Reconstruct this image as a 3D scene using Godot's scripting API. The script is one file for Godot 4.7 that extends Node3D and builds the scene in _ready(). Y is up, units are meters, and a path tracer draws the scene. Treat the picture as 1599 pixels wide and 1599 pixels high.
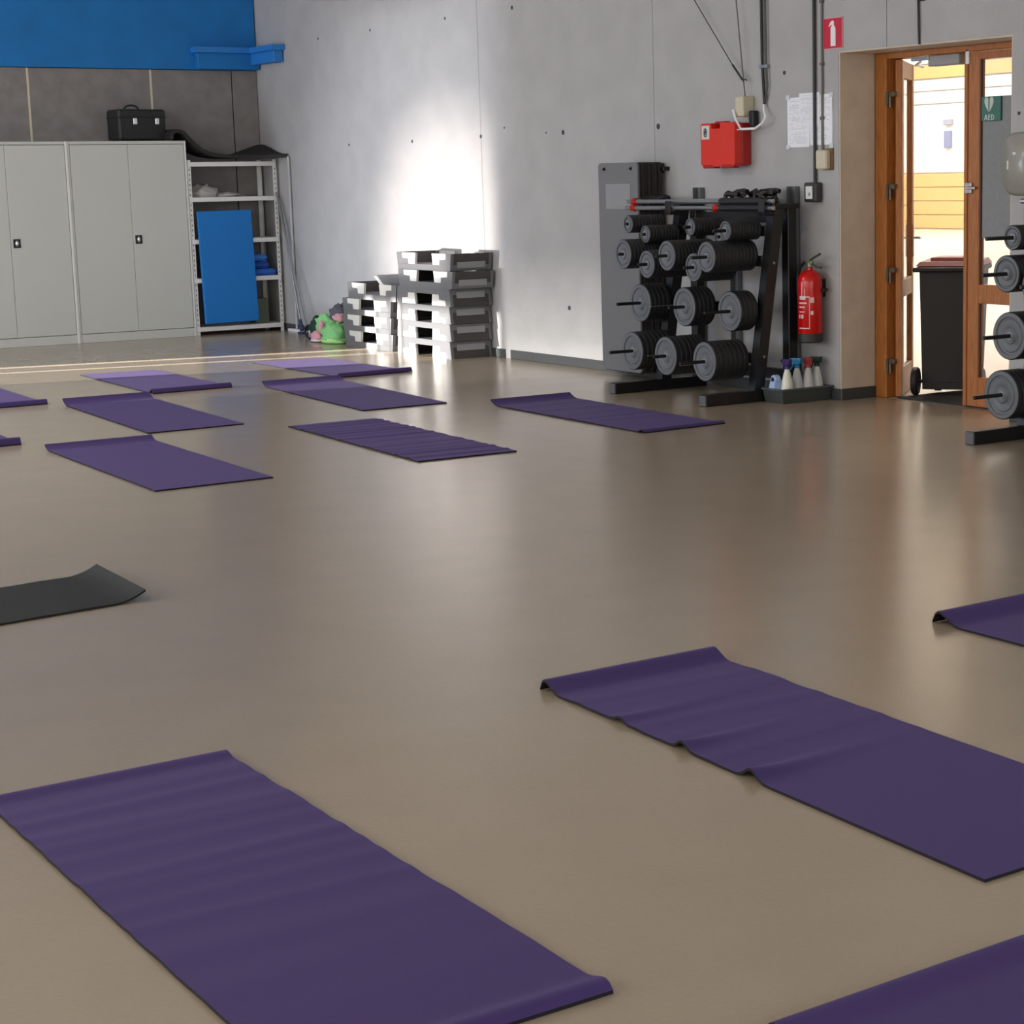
extends Node3D
# Group-fitness room. x = 0 is the face of the right wall (room at x < 0), z = 0 the back wall, y up, metres.

class MB:
	var st := SurfaceTool.new()
	var xf := Transform3D()
	func _init():
		st.begin(Mesh.PRIMITIVE_TRIANGLES)
	func tri(a: Vector3, b: Vector3, c: Vector3, sg := -1):   # counter-clockwise seen from outside
		st.set_smooth_group(sg)
		st.add_vertex(xf * a)
		st.add_vertex(xf * c)
		st.add_vertex(xf * b)
	func quad(a: Vector3, b: Vector3, c: Vector3, d: Vector3, sg := -1):
		tri(a, b, c, sg)
		tri(a, c, d, sg)
	func out(pts: Array, c: Vector3):                          # convex face turned away from c
		var n: Vector3 = (pts[1] - pts[0]).cross(pts[2] - pts[0])
		if n.dot(pts[0] - c) < 0.0:
			pts.reverse()
		for i in range(1, pts.size() - 1):
			tri(pts[0], pts[i], pts[i + 1])
	func box(c: Vector3, s: Vector3, ch := 0.0):               # box with chamfered edges
		var h := s * 0.5
		ch = minf(ch, 0.49 * minf(s.x, minf(s.y, s.z)))
		if ch <= 0.0:
			for ax in 3:
				for sg in [-1.0, 1.0]:
					var u := (ax + 1) % 3
					var v := (ax + 2) % 3
					var pts := []
					for k in [[-1, -1], [1, -1], [1, 1], [-1, 1]]:
						var p := c
						p[ax] += sg * h[ax]
						p[u] += k[0] * h[u]
						p[v] += k[1] * h[v]
						pts.append(p)
					out(pts, c)
			return
		var P := func(sx: float, sy: float, sz: float, ax: int) -> Vector3:
			var q := Vector3(sx * (h.x - ch), sy * (h.y - ch), sz * (h.z - ch))
			q[ax] = [sx, sy, sz][ax] * h[ax]
			return c + q
		for ax in 3:
			var u := (ax + 1) % 3
			var v := (ax + 2) % 3
			for sg in [-1.0, 1.0]:
				var pts := []
				for k in [[-1.0, -1.0], [1.0, -1.0], [1.0, 1.0], [-1.0, 1.0]]:
					var s3 := [0.0, 0.0, 0.0]
					s3[ax] = sg
					s3[u] = k[0]
					s3[v] = k[1]
					pts.append(P.call(s3[0], s3[1], s3[2], ax))
				out(pts, c)
			for su in [-1.0, 1.0]:
				for sv in [-1.0, 1.0]:
					var pts := []
					for e in [[-1.0, u], [1.0, u], [1.0, v], [-1.0, v]]:
						var s3 := [0.0, 0.0, 0.0]
						s3[ax] = e[0]
						s3[u] = su
						s3[v] = sv
						pts.append(P.call(s3[0], s3[1], s3[2], e[1]))
					out(pts, c)
		for sx in [-1.0, 1.0]:
			for sy in [-1.0, 1.0]:
				for sz in [-1.0, 1.0]:
					out([P.call(sx, sy, sz, 0), P.call(sx, sy, sz, 1), P.call(sx, sy, sz, 2)], c)
	func span(a: Vector3, b: Vector3, ch := 0.0):              # box between two corners
		box((a + b) * 0.5, (b - a).abs(), ch)
	func hull8(b4: Array, t4: Array):                          # frustum: four bottom and four top corners
		var c := Vector3()
		for p in b4 + t4:
			c += p / 8.0
		out(b4.duplicate(), c)
		out(t4.duplicate(), c)
		for i in 4:
			var j := (i + 1) % 4
			out([b4[i], b4[j], t4[j], t4[i]], c)
	func lathe(prof: Array, seg := 24, at := Transform3D()):   # (radius, height) from the bottom centre round the outside to the top
		var old := xf
		xf = xf * at
		var sg := 1
		for i in prof.size() - 1:
			var a: Vector2 = prof[i]
			var b: Vector2 = prof[i + 1]
			if i > 0:
				var d: Vector2 = a - prof[i - 1]
				if absf(d.angle_to(b - a)) > 0.6:
					sg += 1
			for k in seg:
				var t0 := TAU * k / seg
				var t1 := TAU * (k + 1) / seg
				var p := Vector3(a.x * cos(t0), a.y, a.x * sin(t0))
				var q := Vector3(b.x * cos(t0), b.y, b.x * sin(t0))
				var r := Vector3(b.x * cos(t1), b.y, b.x * sin(t1))
				var s := Vector3(a.x * cos(t1), a.y, a.x * sin(t1))
				if b.x > 1e-6:
					tri(p, q, r, sg)
				if a.x > 1e-6:
					tri(p, r if b.x > 1e-6 else q, s, sg)
		xf = old
	func rod(a: Vector3, b: Vector3, r: float, seg := 14, r2 := -1.0):
		var y := (b - a).normalized()
		var x := y.cross(Vector3(0.31, 0.2, 0.93)).normalized()
		var l := a.distance_to(b)
		var e := minf(0.25 * r, 0.2 * l)
		if r2 < 0.0:
			r2 = r
		lathe([Vector2(0, 0), Vector2(r - e, 0), Vector2(r, e), Vector2(r2, l - e), Vector2(r2 - e, l), Vector2(0, l)], seg, Transform3D(Basis(x, y, x.cross(y)), a))
	func tube(pts: Array, r: float, seg := 10):
		var n := pts.size()
		var rings := []
		var up := Vector3(0.13, 0.97, 0.21)
		for i in n:
			var d: Vector3 = (pts[mini(i + 1, n - 1)] - pts[maxi(i - 1, 0)]).normalized()
			var x := up.cross(d)
			if x.length() < 0.05:
				x = Vector3(1, 0.1, 0.3).cross(d)
			x = x.normalized()
			var y := d.cross(x)
			up = y
			var ring := []
			for k in seg:
				var t := TAU * k / seg
				ring.append(pts[i] + (x * cos(t) + y * sin(t)) * r)
			rings.append(ring)
		for i in n - 1:
			for k in seg:
				var k2 := (k + 1) % seg
				quad(rings[i][k], rings[i][k2], rings[i + 1][k2], rings[i + 1][k], 1)
		for k in range(1, seg - 1):
			tri(rings[0][0], rings[0][k + 1], rings[0][k])
			tri(rings[n - 1][0], rings[n - 1][k], rings[n - 1][k + 1])
	func prism(poly: Array, depth: float, at := Transform3D()): # polygon in local xy, pushed along local z
		var old := xf
		xf = xf * at
		var p := PackedVector2Array(poly)
		if Geometry2D.is_polygon_clockwise(p):
			p.reverse()
		var t := Geometry2D.triangulate_polygon(p)
		for i in range(0, t.size(), 3):
			var a := p[t[i]]
			var b := p[t[i + 1]]
			var c := p[t[i + 2]]
			if (b - a).cross(c - a) < 0.0:
				var s := b
				b = c
				c = s
			tri(Vector3(a.x, a.y, depth), Vector3(b.x, b.y, depth), Vector3(c.x, c.y, depth))
			tri(Vector3(a.x, a.y, 0), Vector3(c.x, c.y, 0), Vector3(b.x, b.y, 0))
		for i in p.size():
			var a := p[i]
			var b := p[(i + 1) % p.size()]
			quad(Vector3(a.x, a.y, 0), Vector3(b.x, b.y, 0), Vector3(b.x, b.y, depth), Vector3(a.x, a.y, depth))
		xf = old
	func blob(c: Vector3, r: Vector3, amp := 0.0, freq := 6.0, sd := 1, flat_y := -10.0):  # lumpy ellipsoid
		var n := FastNoiseLite.new()
		n.seed = sd
		n.frequency = 1.0
		var R := 14
		var S := 22
		var g := []
		for i in R + 1:
			var row := []
			for k in S:
				var a := PI * i / R
				var b := TAU * k / S
				var d := Vector3(sin(a) * cos(b), -cos(a), sin(a) * sin(b))
				var q := c + d * r * (1.0 + amp * n.get_noise_3dv(d * freq * 0.25))
				q.y = maxf(q.y, flat_y)
				row.append(q)
			g.append(row)
		for i in R:
			for k in S:
				var k2 := (k + 1) % S
				quad(g[i][k], g[i + 1][k], g[i + 1][k2], g[i][k2], 1)
	func done() -> ArrayMesh:
		st.generate_normals()
		return st.commit()

var M := {}

func mat(c: String, rough := 0.6, metal := 0.0, spec := 0.5) -> StandardMaterial3D:
	var m := StandardMaterial3D.new()
	m.albedo_color = Color(c)
	m.roughness = rough
	m.metallic = metal
	m.metallic_specular = spec
	return m

func noise_tex(freq: float, lo: Color, hi: Color, sd: int, normal := 0.0, size := 512) -> NoiseTexture2D:
	var n := FastNoiseLite.new()
	n.seed = sd
	n.frequency = freq
	n.fractal_octaves = 4
	var t := NoiseTexture2D.new()
	t.width = size
	t.height = size
	t.seamless = true
	t.noise = n
	if normal > 0.0:
		t.as_normal_map = true
		t.bump_strength = normal
	else:
		var g := Gradient.new()
		g.set_color(0, lo)
		g.set_color(1, hi)
		t.color_ramp = g
	return t

func mottle(m: StandardMaterial3D, scale: float, freq: float, amount: float, sd: int, bump := 0.0, bscale := 1.0) -> StandardMaterial3D:
	m.albedo_texture = noise_tex(freq, Color(1 - amount, 1 - amount, 1 - amount), Color.WHITE, sd)
	m.uv1_triplanar = true
	m.uv1_world_triplanar = true
	m.uv1_scale = Vector3.ONE * scale
	if bump > 0.0:
		m.normal_enabled = true
		m.normal_texture = noise_tex(0.05, Color.BLACK, Color.WHITE, sd + 7, bump)
		m.normal_scale = bscale
	return m

func obj(called: String, b: MB, m: Material, parent: Node = self) -> MeshInstance3D:
	var o := MeshInstance3D.new()
	o.mesh = b.done()
	o.mesh.surface_set_material(0, m)
	return put(o, called, parent)

func put(o: Node3D, called: String, parent: Node = self) -> Node3D:
	o.name = numbered(called) if parent == self else called
	if o is MeshInstance3D:
		o.cast_shadow = GeometryInstance3D.SHADOW_CASTING_SETTING_ON
	parent.add_child(o, true)
	return o

var used := {}
func numbered(called: String) -> String:
	var n: int = used.get(called, -1) + 1
	used[called] = n
	return called if n == 0 else "%s_%03d" % [called, n]

func tag(o: Node, label: String, category: String, group := "") -> Node:
	o.set_meta("label", label)
	o.set_meta("category", category)
	if group:
		o.set_meta("group", group)
	return o

func thing(called: String, label: String, category: String, at := Vector3.ZERO, turn := 0.0, group := "") -> Node3D:
	var o := Node3D.new()
	put(o, called)
	o.position = at
	o.rotation.y = turn
	return tag(o, label, category, group)

func dup(src: Node3D, called: String, label: String, category: String, group := "") -> Node3D:
	var o: Node3D = src.duplicate()
	put(o, called)
	return tag(o, label, category, group)

func struct(o: Node) -> Node:
	o.set_meta("kind", "structure")
	return o

func bx(a: Vector3, b: Vector3, ch := 0.0) -> MB:
	var m := MB.new()
	m.span(a, b, ch)
	return m

func V(x: float, y: float, z: float) -> Vector3:
	return Vector3(x, y, z)

func text_mesh(s: String, size: float, depth: float, m: Material) -> MeshInstance3D:
	var t := TextMesh.new()
	var f := SystemFont.new()
	f.font_names = PackedStringArray(["Droid Sans"])
	f.font_weight = 700
	t.font = f
	t.text = s
	t.font_size = 64
	t.pixel_size = size / 64.0
	t.depth = depth
	t.material = m
	var o := MeshInstance3D.new()
	o.mesh = t
	return o

# x = 0 face of the right wall seen from the room: local x runs along +z, y up, local z out of the wall (-x)
func on_wall(x: float, y: float, z: float) -> Transform3D:
	return Transform3D(Basis(V(0, 0, 1), V(0, 1, 0), V(-1, 0, 0)), V(x, y, z))

func _ready():
	_camera_and_light()
	_materials()
	_room()
	_hall()
	_door()
	_mats()
	_cabinets()
	_steps()
	_hung_mats()
	_racks()
	_wall_items()
	_small()

func _camera_and_light():
	var cam := Camera3D.new()
	cam.name = "camera"
	cam.projection = Camera3D.PROJECTION_FRUSTUM
	cam.near = 0.1
	cam.far = 200.0
	cam.size = 0.1 * 1599.0 / 3066.0
	cam.frustum_offset = Vector2((799.5 - 1066.0) / 3066.0 * 0.1, 0)
	cam.position = V(-8.413, 1.493, 19.567)
	cam.rotation = V(-0.16868866, -0.61086767, -0.01858399)
	add_child(cam)
	cam.current = true
	var e := Environment.new()
	e.background_mode = Environment.BG_SKY
	var sky := Sky.new()
	var sm := ProceduralSkyMaterial.new()
	sm.sky_top_color = Color("7fa3d6")
	sm.sky_horizon_color = Color("dfe6ee")
	sm.ground_horizon_color = Color("b5b3ac")
	sm.ground_bottom_color = Color("8d8a84")
	sm.sky_energy_multiplier = 1.2
	sky.sky_material = sm
	e.sky = sky
	e.tonemap_mode = Environment.TONE_MAPPER_LINEAR
	e.tonemap_exposure = 1.0
	e.sdfgi_enabled = true
	e.ssao_enabled = true
	e.ssil_enabled = true
	var we := WorldEnvironment.new()
	we.name = "environment"
	we.environment = e
	add_child(we)
	# low winter sun through the glazed doors at the back of the left wall
	var sun := DirectionalLight3D.new()
	sun.name = "sun"
	sun.light_color = Color("fff9f0")
	sun.light_energy = 22.0
	sun.light_angular_distance = 0.6
	sun.shadow_enabled = true
	sun.basis = Basis.looking_at(V(1, -0.150, 0.2).normalized())
	add_child(sun)
	# two added spots outside the doors stand in for sunlight reflected off the floor
	for k in [["fff1e6", 1050.0, 4.4, 0.75, 0.04], ["e2e8f4", 500.0, 9.5, 0.6, 0.13]]:
		var glow_spot := SpotLight3D.new()
		glow_spot.name = "added_glow_spot"
		glow_spot.light_color = Color(k[0])
		glow_spot.light_energy = k[1]
		glow_spot.light_size = k[4]
		glow_spot.spot_angle = k[2]
		glow_spot.spot_angle_attenuation = 1.0
		glow_spot.spot_range = 60.0
		glow_spot.spot_attenuation = 2.0
		glow_spot.shadow_enabled = true
		glow_spot.transform = Transform3D(Basis.looking_at((V(0, k[3], 4.0) - V(-22, -0.17, -0.4)).normalized()), V(-22, -0.17, -0.4))
		add_child(glow_spot, true)
	# daylight of the tall windows behind the camera and along the left wall
	for w in [[V(-12.85, 2.3, 9.5), V(1, -0.15, 0), Vector2(4.4, 2.2), 21.0], [V(-12.85, 2.3, 15.0), V(1, -0.15, 0), Vector2(4.4, 2.2), 14.0], [V(-12.85, 2.3, 20.5), V(1, -0.15, 0), Vector2(4.4, 2.2), 6.0],
			[V(-12.85, 1.5, 2.2), V(1, 0.0, 0.05), Vector2(4.0, 2.2), 24.0], [V(-9.5, 2.2, 23.85), V(0, -0.1, -1), Vector2(4.4, 2.6), 13.0], [V(-4.0, 2.2, 23.85), V(0, -0.1, -1), Vector2(4.4, 2.6), 13.0]]:
		var a := AreaLight3D.new()
		a.name = "window_daylight"
		a.area_size = w[2]
		a.light_energy = w[3]
		a.light_color = Color("d4e2fb") if w[0].z < 3.0 else Color("f6f4f0")
		a.area_normalize_energy = true
		a.area_range = 60.0
		a.area_attenuation = 2.0
		a.shadow_enabled = true
		a.transform = Transform3D(Basis.looking_at(w[1].normalized()), w[0])
		add_child(a, true)

func _materials():
	M.floor = mottle(mat("ae9d87", 0.22, 0.0, 0.75), 0.35, 0.012, 0.03, 3)
	M.floor.detail_enabled = true
	M.floor.detail_blend_mode = BaseMaterial3D.BLEND_MODE_MUL
	M.floor.detail_albedo = noise_tex(0.35, Color(0.96, 0.96, 0.96), Color.WHITE, 11)
	M.concrete = mottle(mat("b4b3b3", 0.8), 0.3, 0.015, 0.05, 5, 2.0, 0.15)
	M.core = mat("b4b2ae", 0.9)
	M.cream = mottle(mat("d9c8b4", 0.75), 0.4, 0.02, 0.08, 6)
	M.ceiling = mat("d8d8d6", 0.9)
	M.board = mottle(mat("8f8a88", 0.85), 0.5, 0.02, 0.12, 8)
	M.blue = mottle(mat("0878c4", 0.6), 0.5, 0.01, 0.08, 9)
	M.blue_trim = mat("2a7fd0", 0.5)
	M.skirting = mat("3f4244", 0.6)
	M.tie = mat("45464a", 0.9)
	M.white_metal = mat("e6e6e4", 0.4)
	M.cabinet = mat("c9ccc8", 0.42)
	M.black_plastic = mat("1b1b1c", 0.45)
	M.black_metal = mat("161617", 0.38)
	M.rubber = mat("232325", 0.55)
	M.plate = mat("65686d", 0.5)  # lighter than the black rubber: light on the plate faces painted in
	M.hub = mat("85878b", 0.35)
	M.steel = mat("a9abad", 0.3, 0.85)
	M.chrome = mat("d8d8da", 0.15, 0.9)
	M.dark_void = mat("1c1b1b", 0.9)
	M.purple = mottle(mat("48376c", 0.7, 0.0, 0.3), 6.0, 0.1, 0.1, 12, 3.0, 0.3)
	M.purple.rim_enabled = true
	M.purple.rim = 0.6
	M.purple.rim_tint = 0.7
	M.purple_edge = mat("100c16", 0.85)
	M.black_mat = mottle(mat("2b2c2b", 0.6, 0.0, 0.35), 4.0, 0.05, 0.1, 13, 3.0, 0.3)
	M.black_mat_edge = mat("171717", 0.8)
	M.grey_foam = mottle(mat("77777a", 0.7), 3.0, 0.05, 0.06, 14)
	M.dark_foam = mat("2f2b2b", 0.8)
	M.step_grey = mat("6e6f72", 0.5)
	M.step_end_shaded = mat("43403f", 0.55)  # darker grey with the shading of the step ends painted in
	M.step_white = mat("e4e4e0", 0.5)
	M.blue_foam = mottle(mat("0f7ed6", 0.65), 4.0, 0.04, 0.08, 15)
	M.red = mat("e0301c", 0.35)
	M.red_dark = mat("b01812", 0.3)
	M.sign_red = mat("c81032", 0.5)
	M.white = mat("eeeeee", 0.6)
	M.beige = mat("cfc5ac", 0.5)
	M.wood = _wood("c07a3c", "9a5a24", 21)
	M.plank = _wood("ecc690", "dfb478", 22)
	M.green_cloth = mottle(mat("a2f2a0", 0.8), 8.0, 0.03, 0.2, 31)
	M.green_pale = mat("bff2a0", 0.8)
	M.dark_green = mat("16352c", 0.7)
	M.pink = mat("e8a9b6", 0.8)
	M.grey_cloth = mat("5a5a66", 0.85)
	M.glass = mat("e8eeee", 0.02)
	M.glass.transparency = BaseMaterial3D.TRANSPARENCY_ALPHA
	M.glass.albedo_color.a = 0.06
	M.tinted = mat("9aa09c", 0.02)
	M.tinted.transparency = BaseMaterial3D.TRANSPARENCY_ALPHA
	M.tinted.albedo_color.a = 0.54
	M.tinted_dark = mat("7c827e", 0.02)
	M.tinted_dark.transparency = BaseMaterial3D.TRANSPARENCY_ALPHA
	M.tinted_dark.albedo_color.a = 0.77
	M.hall_white = mat("eceae6", 0.7)
	M.hall_floor = mat("d9d2cc", 0.25)
	M.hall_grey = mat("a9acae", 0.7)

func _wood(a: String, b: String, sd: int) -> StandardMaterial3D:
	var m := mat("ffffff", 0.45)
	m.albedo_texture = noise_tex(0.02, Color(b), Color(a), sd)
	m.uv1_triplanar = true
	m.uv1_scale = V(6.0, 0.5, 6.0)
	return m

# ---------------------------------------------------------------- setting
func _room():
	struct(obj("floor", bx(V(-13.4, -0.2, -0.4), V(0.32, 0, 24.4)), M.floor))
	struct(obj("ceiling", bx(V(-13.4, 4.6, -0.4), V(0.1, 4.9, 24.4)), M.ceiling))
	# right wall: concrete slabs with open joints in front of a core, the doorway cut out
	var w := Node3D.new()
	put(w, "wall_right")
	struct(w)
	var core := MB.new()
	core.span(V(0.1, -0.2, -26), V(0.42, 8.3, 9.42))
	core.span(V(0.1, -0.2, 11.02), V(0.42, 8.3, 24.4))
	core.span(V(0.1, 2.285, 9.42), V(0.42, 8.3, 11.02))
	obj("core", core, M.core, w)
	var j := 0.0025
	var filler := MB.new()
	for z in [4.66, 7.28, 9.9, 12.52, 15.14, 17.76, 20.38]:
		filler.span(V(0.006, 2.29 if z == 9.9 else 0.0, z - 0.01), V(0.1, 4.6, z + 0.01))
	obj("joint_filler", filler, M.core, w)
	for k in [[-0.4, 4.66], [4.66, 7.28], [7.28, 9.9], [9.9, 12.52], [12.52, 15.14], [15.14, 17.76], [17.76, 20.38], [20.38, 24.4]]:
		var z0: float = k[0] + j
		var z1: float = k[1] - j
		var poly := [Vector2(z0, 0), Vector2(z1, 0), Vector2(z1, 4.6), Vector2(z0, 4.6)]
		if k[0] == 7.28:
			poly = [Vector2(z0, 0), Vector2(9.42, 0), Vector2(9.42, 2.285), Vector2(z1, 2.285), Vector2(z1, 4.6), Vector2(z0, 4.6)]
		elif k[0] == 9.9:
			poly = [Vector2(11.02, 0), Vector2(z1, 0), Vector2(z1, 4.6), Vector2(z0, 4.6), Vector2(z0, 2.285), Vector2(11.02, 2.285)]
		var b := MB.new()
		b.prism(poly, 0.1, on_wall(0.1, 0, 0))
		obj("panel", b, M.concrete, w)
	for h in [[2.65, 2.89, 0.012], [4.1, 2.89, 0.012], [5.25, 2.89, 0.017], [1.52, 2.89, 0.011], [3.4, 1.86, 0.015], [4.66, 1.87, 0.017], [2.1, 1.86, 0.012], [5.99, 1.865, 0.02], [7.33, 1.87, 0.021], [6.01, 0.47, 0.019], [5.73, 1.87, 0.008], [5.06, 1.93, 0.008], [8.85, 2.18, 0.014], [11.08, 1.83, 0.011], [7.3, 2.89, 0.012]]:
		var b := MB.new()
		b.lathe([Vector2(0, 0), Vector2(h[2] * 0.4, 0.0015), Vector2(h[2] * 0.75, 0.001), Vector2(h[2], 0.002), Vector2(h[2], 0.004), Vector2(h[2] * 0.8, 0.005), Vector2(h[2] * 0.5, 0.0035), Vector2(0, 0.0035)], 14, Transform3D(Basis(V(0, 1, 0), V(-1, 0, 0), V(0, 0, 1)), V(0.001, h[1], h[0])))
		obj("tie_hole", b, M.tie, w)
	var lining := MB.new()
	lining.span(V(0.004, 0, 9.42), V(0.30, 2.285, 9.432))
	lining.span(V(0.004, 0, 11.01), V(0.30, 2.285, 11.02))
	lining.span(V(0.004, 2.275, 9.43), V(0.30, 2.285, 11.01))
	struct(obj("trim_1", lining, M.cream))
	var base := MB.new()
	base.span(V(-0.014, 0, 0.02), V(0, 0.075, 4.96), 0.003)
	base.span(V(-0.014, 0, 5.06), V(0, 0.075, 9.43), 0.003)
	base.span(V(0.0, 0, 9.432), V(0.30, 0.075, 9.444), 0.003)
	base.span(V(-0.014, 0, 11.03), V(0, 0.075, 23.9), 0.003)
	struct(obj("baseboard_right", base, M.skirting))
	# back wall: grey boards with joints below, blue band above
	var bw := Node3D.new()
	put(bw, "wall_back")
	struct(bw)
	obj("core", bx(V(-13.4, -0.2, -0.4), V(0.1, 4.6, -0.06)), M.core, bw)
	var edges := [-13.4, -12.1, -10.88, -9.66, -8.44, -7.2, -6.0, -4.8, -3.6, -2.37, -1.14, -0.28, 0.0]
	for i in edges.size() - 1:
		obj("board", bx(V(edges[i] + 0.006, 0, -0.06), V(edges[i + 1] - 0.006, 2.66, 0.0), 0.003), M.board, bw)
	var strips := MB.new()
	for x in [-3.6, -2.37, -1.14]:
		strips.span(V(x - 0.011, 0, -0.05), V(x + 0.011, 2.66, 0.003), 0.002)
	obj("joint_strip", strips, M.beige, bw)
	obj("blue_band", bx(V(-13.4, 2.665, -0.06), V(-0.012, 4.6, 0.03), 0.004), M.blue, bw)
	# left wall with windows and the glazed doors that let the sun in
	var lw := MB.new()
	var zs := [7.3, 11.7, 12.8, 17.2, 18.3, 22.7]
	lw.span(V(-13.4, -0.2, -0.4), V(-13.0, 4.9, 0.06))
	lw.span(V(-13.4, 2.98, 0.06), V(-13.0, 4.9, 4.2))
	lw.span(V(-13.4, -0.2, 4.2), V(-13.0, 4.9, 7.3))
	for i in [0, 2, 4]:
		lw.span(V(-13.4, -0.2, zs[i]), V(-13.0, 1.2, zs[i + 1]))
		lw.span(V(-13.4, 3.4, zs[i]), V(-13.0, 4.9, zs[i + 1]))
		lw.span(V(-13.4, -0.2, zs[i + 1]), V(-13.0, 4.9, zs[i + 2] if i < 4 else 24.4))
	struct(obj("wall_left", lw, M.ceiling))
	for i in [0, 2, 4]:
		_window("window_%d" % (i / 2 + 1), V(-13.2, 1.2, zs[i]), V(-13.2, 3.4, zs[i + 1]), true)
	var rw := MB.new()
	rw.span(V(-13.4, -0.2, 24.0), V(0.1, 0.9, 24.4))
	rw.span(V(-13.4, 3.5, 24.0), V(0.1, 4.9, 24.4))
	for s in [[-13.4, -11.7], [-7.3, -6.2], [-1.8, 0.1]]:
		rw.span(V(s[0], 0.9, 24.0), V(s[1], 3.5, 24.4))
	struct(obj("wall_rear", rw, M.ceiling))
	_window("window_4", V(-11.7, 0.9, 24.2), V(-7.3, 3.5, 24.2), false)
	_window("window_5", V(-6.2, 0.9, 24.2), V(-1.8, 3.5, 24.2), false)
	_sun_doors()
	# unseen glowing panel added in the ceiling to brighten the far floor
	var rl := thing("added_light_panel", "flat glowing panel added in the ceiling to brighten the far mats", "added light panel", V(-9.2, 4.56, 6.0))
	obj("housing", bx(V(-1.55, 0.0, -1.55), V(1.55, 0.04, 1.55), 0.01), M.white_metal, rl)
	var g := mat("ffffff", 0.5)
	g.emission_enabled = true
	g.emission = Color("f4f6f8")
	g.emission_energy_multiplier = 1.5
	obj("diffuser", bx(V(-1.5, -0.02, -1.5), V(1.5, 0.0, 1.5)), g, rl)
	var al := AreaLight3D.new()
	al.name = "added_ceiling_fill"
	al.area_size = Vector2(3, 3)
	al.light_energy = 26.0
	al.light_color = Color("f4f6f8")
	al.area_range = 60.0
	al.area_attenuation = 2.0
	al.shadow_enabled = true
	al.transform = Transform3D(Basis.looking_at(V(0, -1, 0), V(1, 0, 0)), V(-9.2, 4.52, 6.0))
	add_child(al, true)
	# unseen blocks added outside: low one cuts the spot glow, tall one stops sun
	struct(obj("added_block_4", bx(V(-17.3, -0.25, 0.795), V(-17.0, 0.6, 9.0), 0.01), mat("a29c92", 0.9)))
	tag(obj("sun_block", bx(V(-29, -0.3, 2.6), V(-25, 9, 46), 0.02), mat("a8a49c", 0.9)), "plain grey unseen building outside the left windows", "sun_block")
	struct(obj("ground", bx(V(-60, -0.5, -40), V(-13.4, -0.22, 60)), mat("8f8a80", 0.9)))

func _window(called: String, a: Vector3, b: Vector3, on_left: bool):
	var w := Node3D.new()
	put(w, called)
	struct(w)
	var t := V(0.04, 0, 0) if on_left else V(0, 0, 0.04)
	var d := (b - a) * (V(0, 0, 1) if on_left else V(1, 0, 0))
	var f := MB.new()
	for i in 4:
		var p := a + d * (i / 3.0)
		var e := d.normalized() * 0.03
		f.span(V(p.x, a.y, p.z) - t - e, V(p.x, b.y, p.z) + t + e, 0.005)
	for y in [a.y, b.y]:
		f.span(V(a.x, y - 0.03, a.z) - t, V(b.x, y + 0.03, b.z) + t, 0.005)
	obj("frame", f, M.white_metal, w)
	for i in 3:
		var p := a + d * (i / 3.0)
		var q := a + d * ((i + 1) / 3.0)
		obj("pane", bx(V(p.x, a.y, p.z) - t * 0.1, V(q.x, b.y, q.z) + t * 0.1), M.glass, w)

func _sun_doors():
	var w := Node3D.new()
	put(w, "door_2")
	struct(w)
	var f := MB.new()
	# unseen glazing shaped for the light: clear below, tinted with slits above, graded louvres
	for z in [[0.10, 0.60], [0.75, 0.80], [1.08, 1.12], [1.24, 1.28]]:
		f.span(V(-13.24, 1.2, z[0]), V(-13.16, 2.4, z[1]))
	f.span(V(-13.24, -0.2, 2.22), V(-13.16, 2.4, 2.30))
	f.span(V(-13.24, 1.16, 0.1), V(-13.16, 1.22, 4.2))
	f.prism([Vector2(0.0, -0.2), Vector2(4.2, -0.2), Vector2(4.2, 0.19), Vector2(1.15, 0.19), Vector2(0.55, 0.01), Vector2(0.0, 0.01)], 0.08, on_wall(-13.16, 0, 0))  # sloped kick plate, added to cut off the low edge of the glow
	f.span(V(-13.24, -0.2, 4.1), V(-13.16, 3.0, 4.2))
	f.span(V(-13.24, 2.36, 0.0), V(-13.0, 3.0, 2.30))
	f.span(V(-13.24, 2.885, 2.2), V(-13.0, 3.0, 4.2))
	obj("frame", f, M.white_metal, w)
	for i in 14:
		var y := 2.17 + i * 0.055
		obj("added_louvre", bx(V(-13.24, y, 2.30), V(-13.2, y + 0.012 + i * 0.0031, 4.1)), M.white_metal, w)  # slats thicken upwards, added to fade the sun patch on the wall
	for z in [[0.80, 1.08], [1.28, 2.22]]:
		obj("added_tint_pane", bx(V(-13.204, 1.2, z[0]), V(-13.196, 2.4, z[1])), M.tinted, w)  # tint added to dim the sun between the slits
	obj("added_tint_pane", bx(V(-13.204, 0.03, 2.30), V(-13.196, 2.95, 4.1)), M.tinted_dark, w)
	obj("pane", bx(V(-13.204, 0.03, 0.1), V(-13.196, 1.18, 2.22)), M.glass, w)

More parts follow.
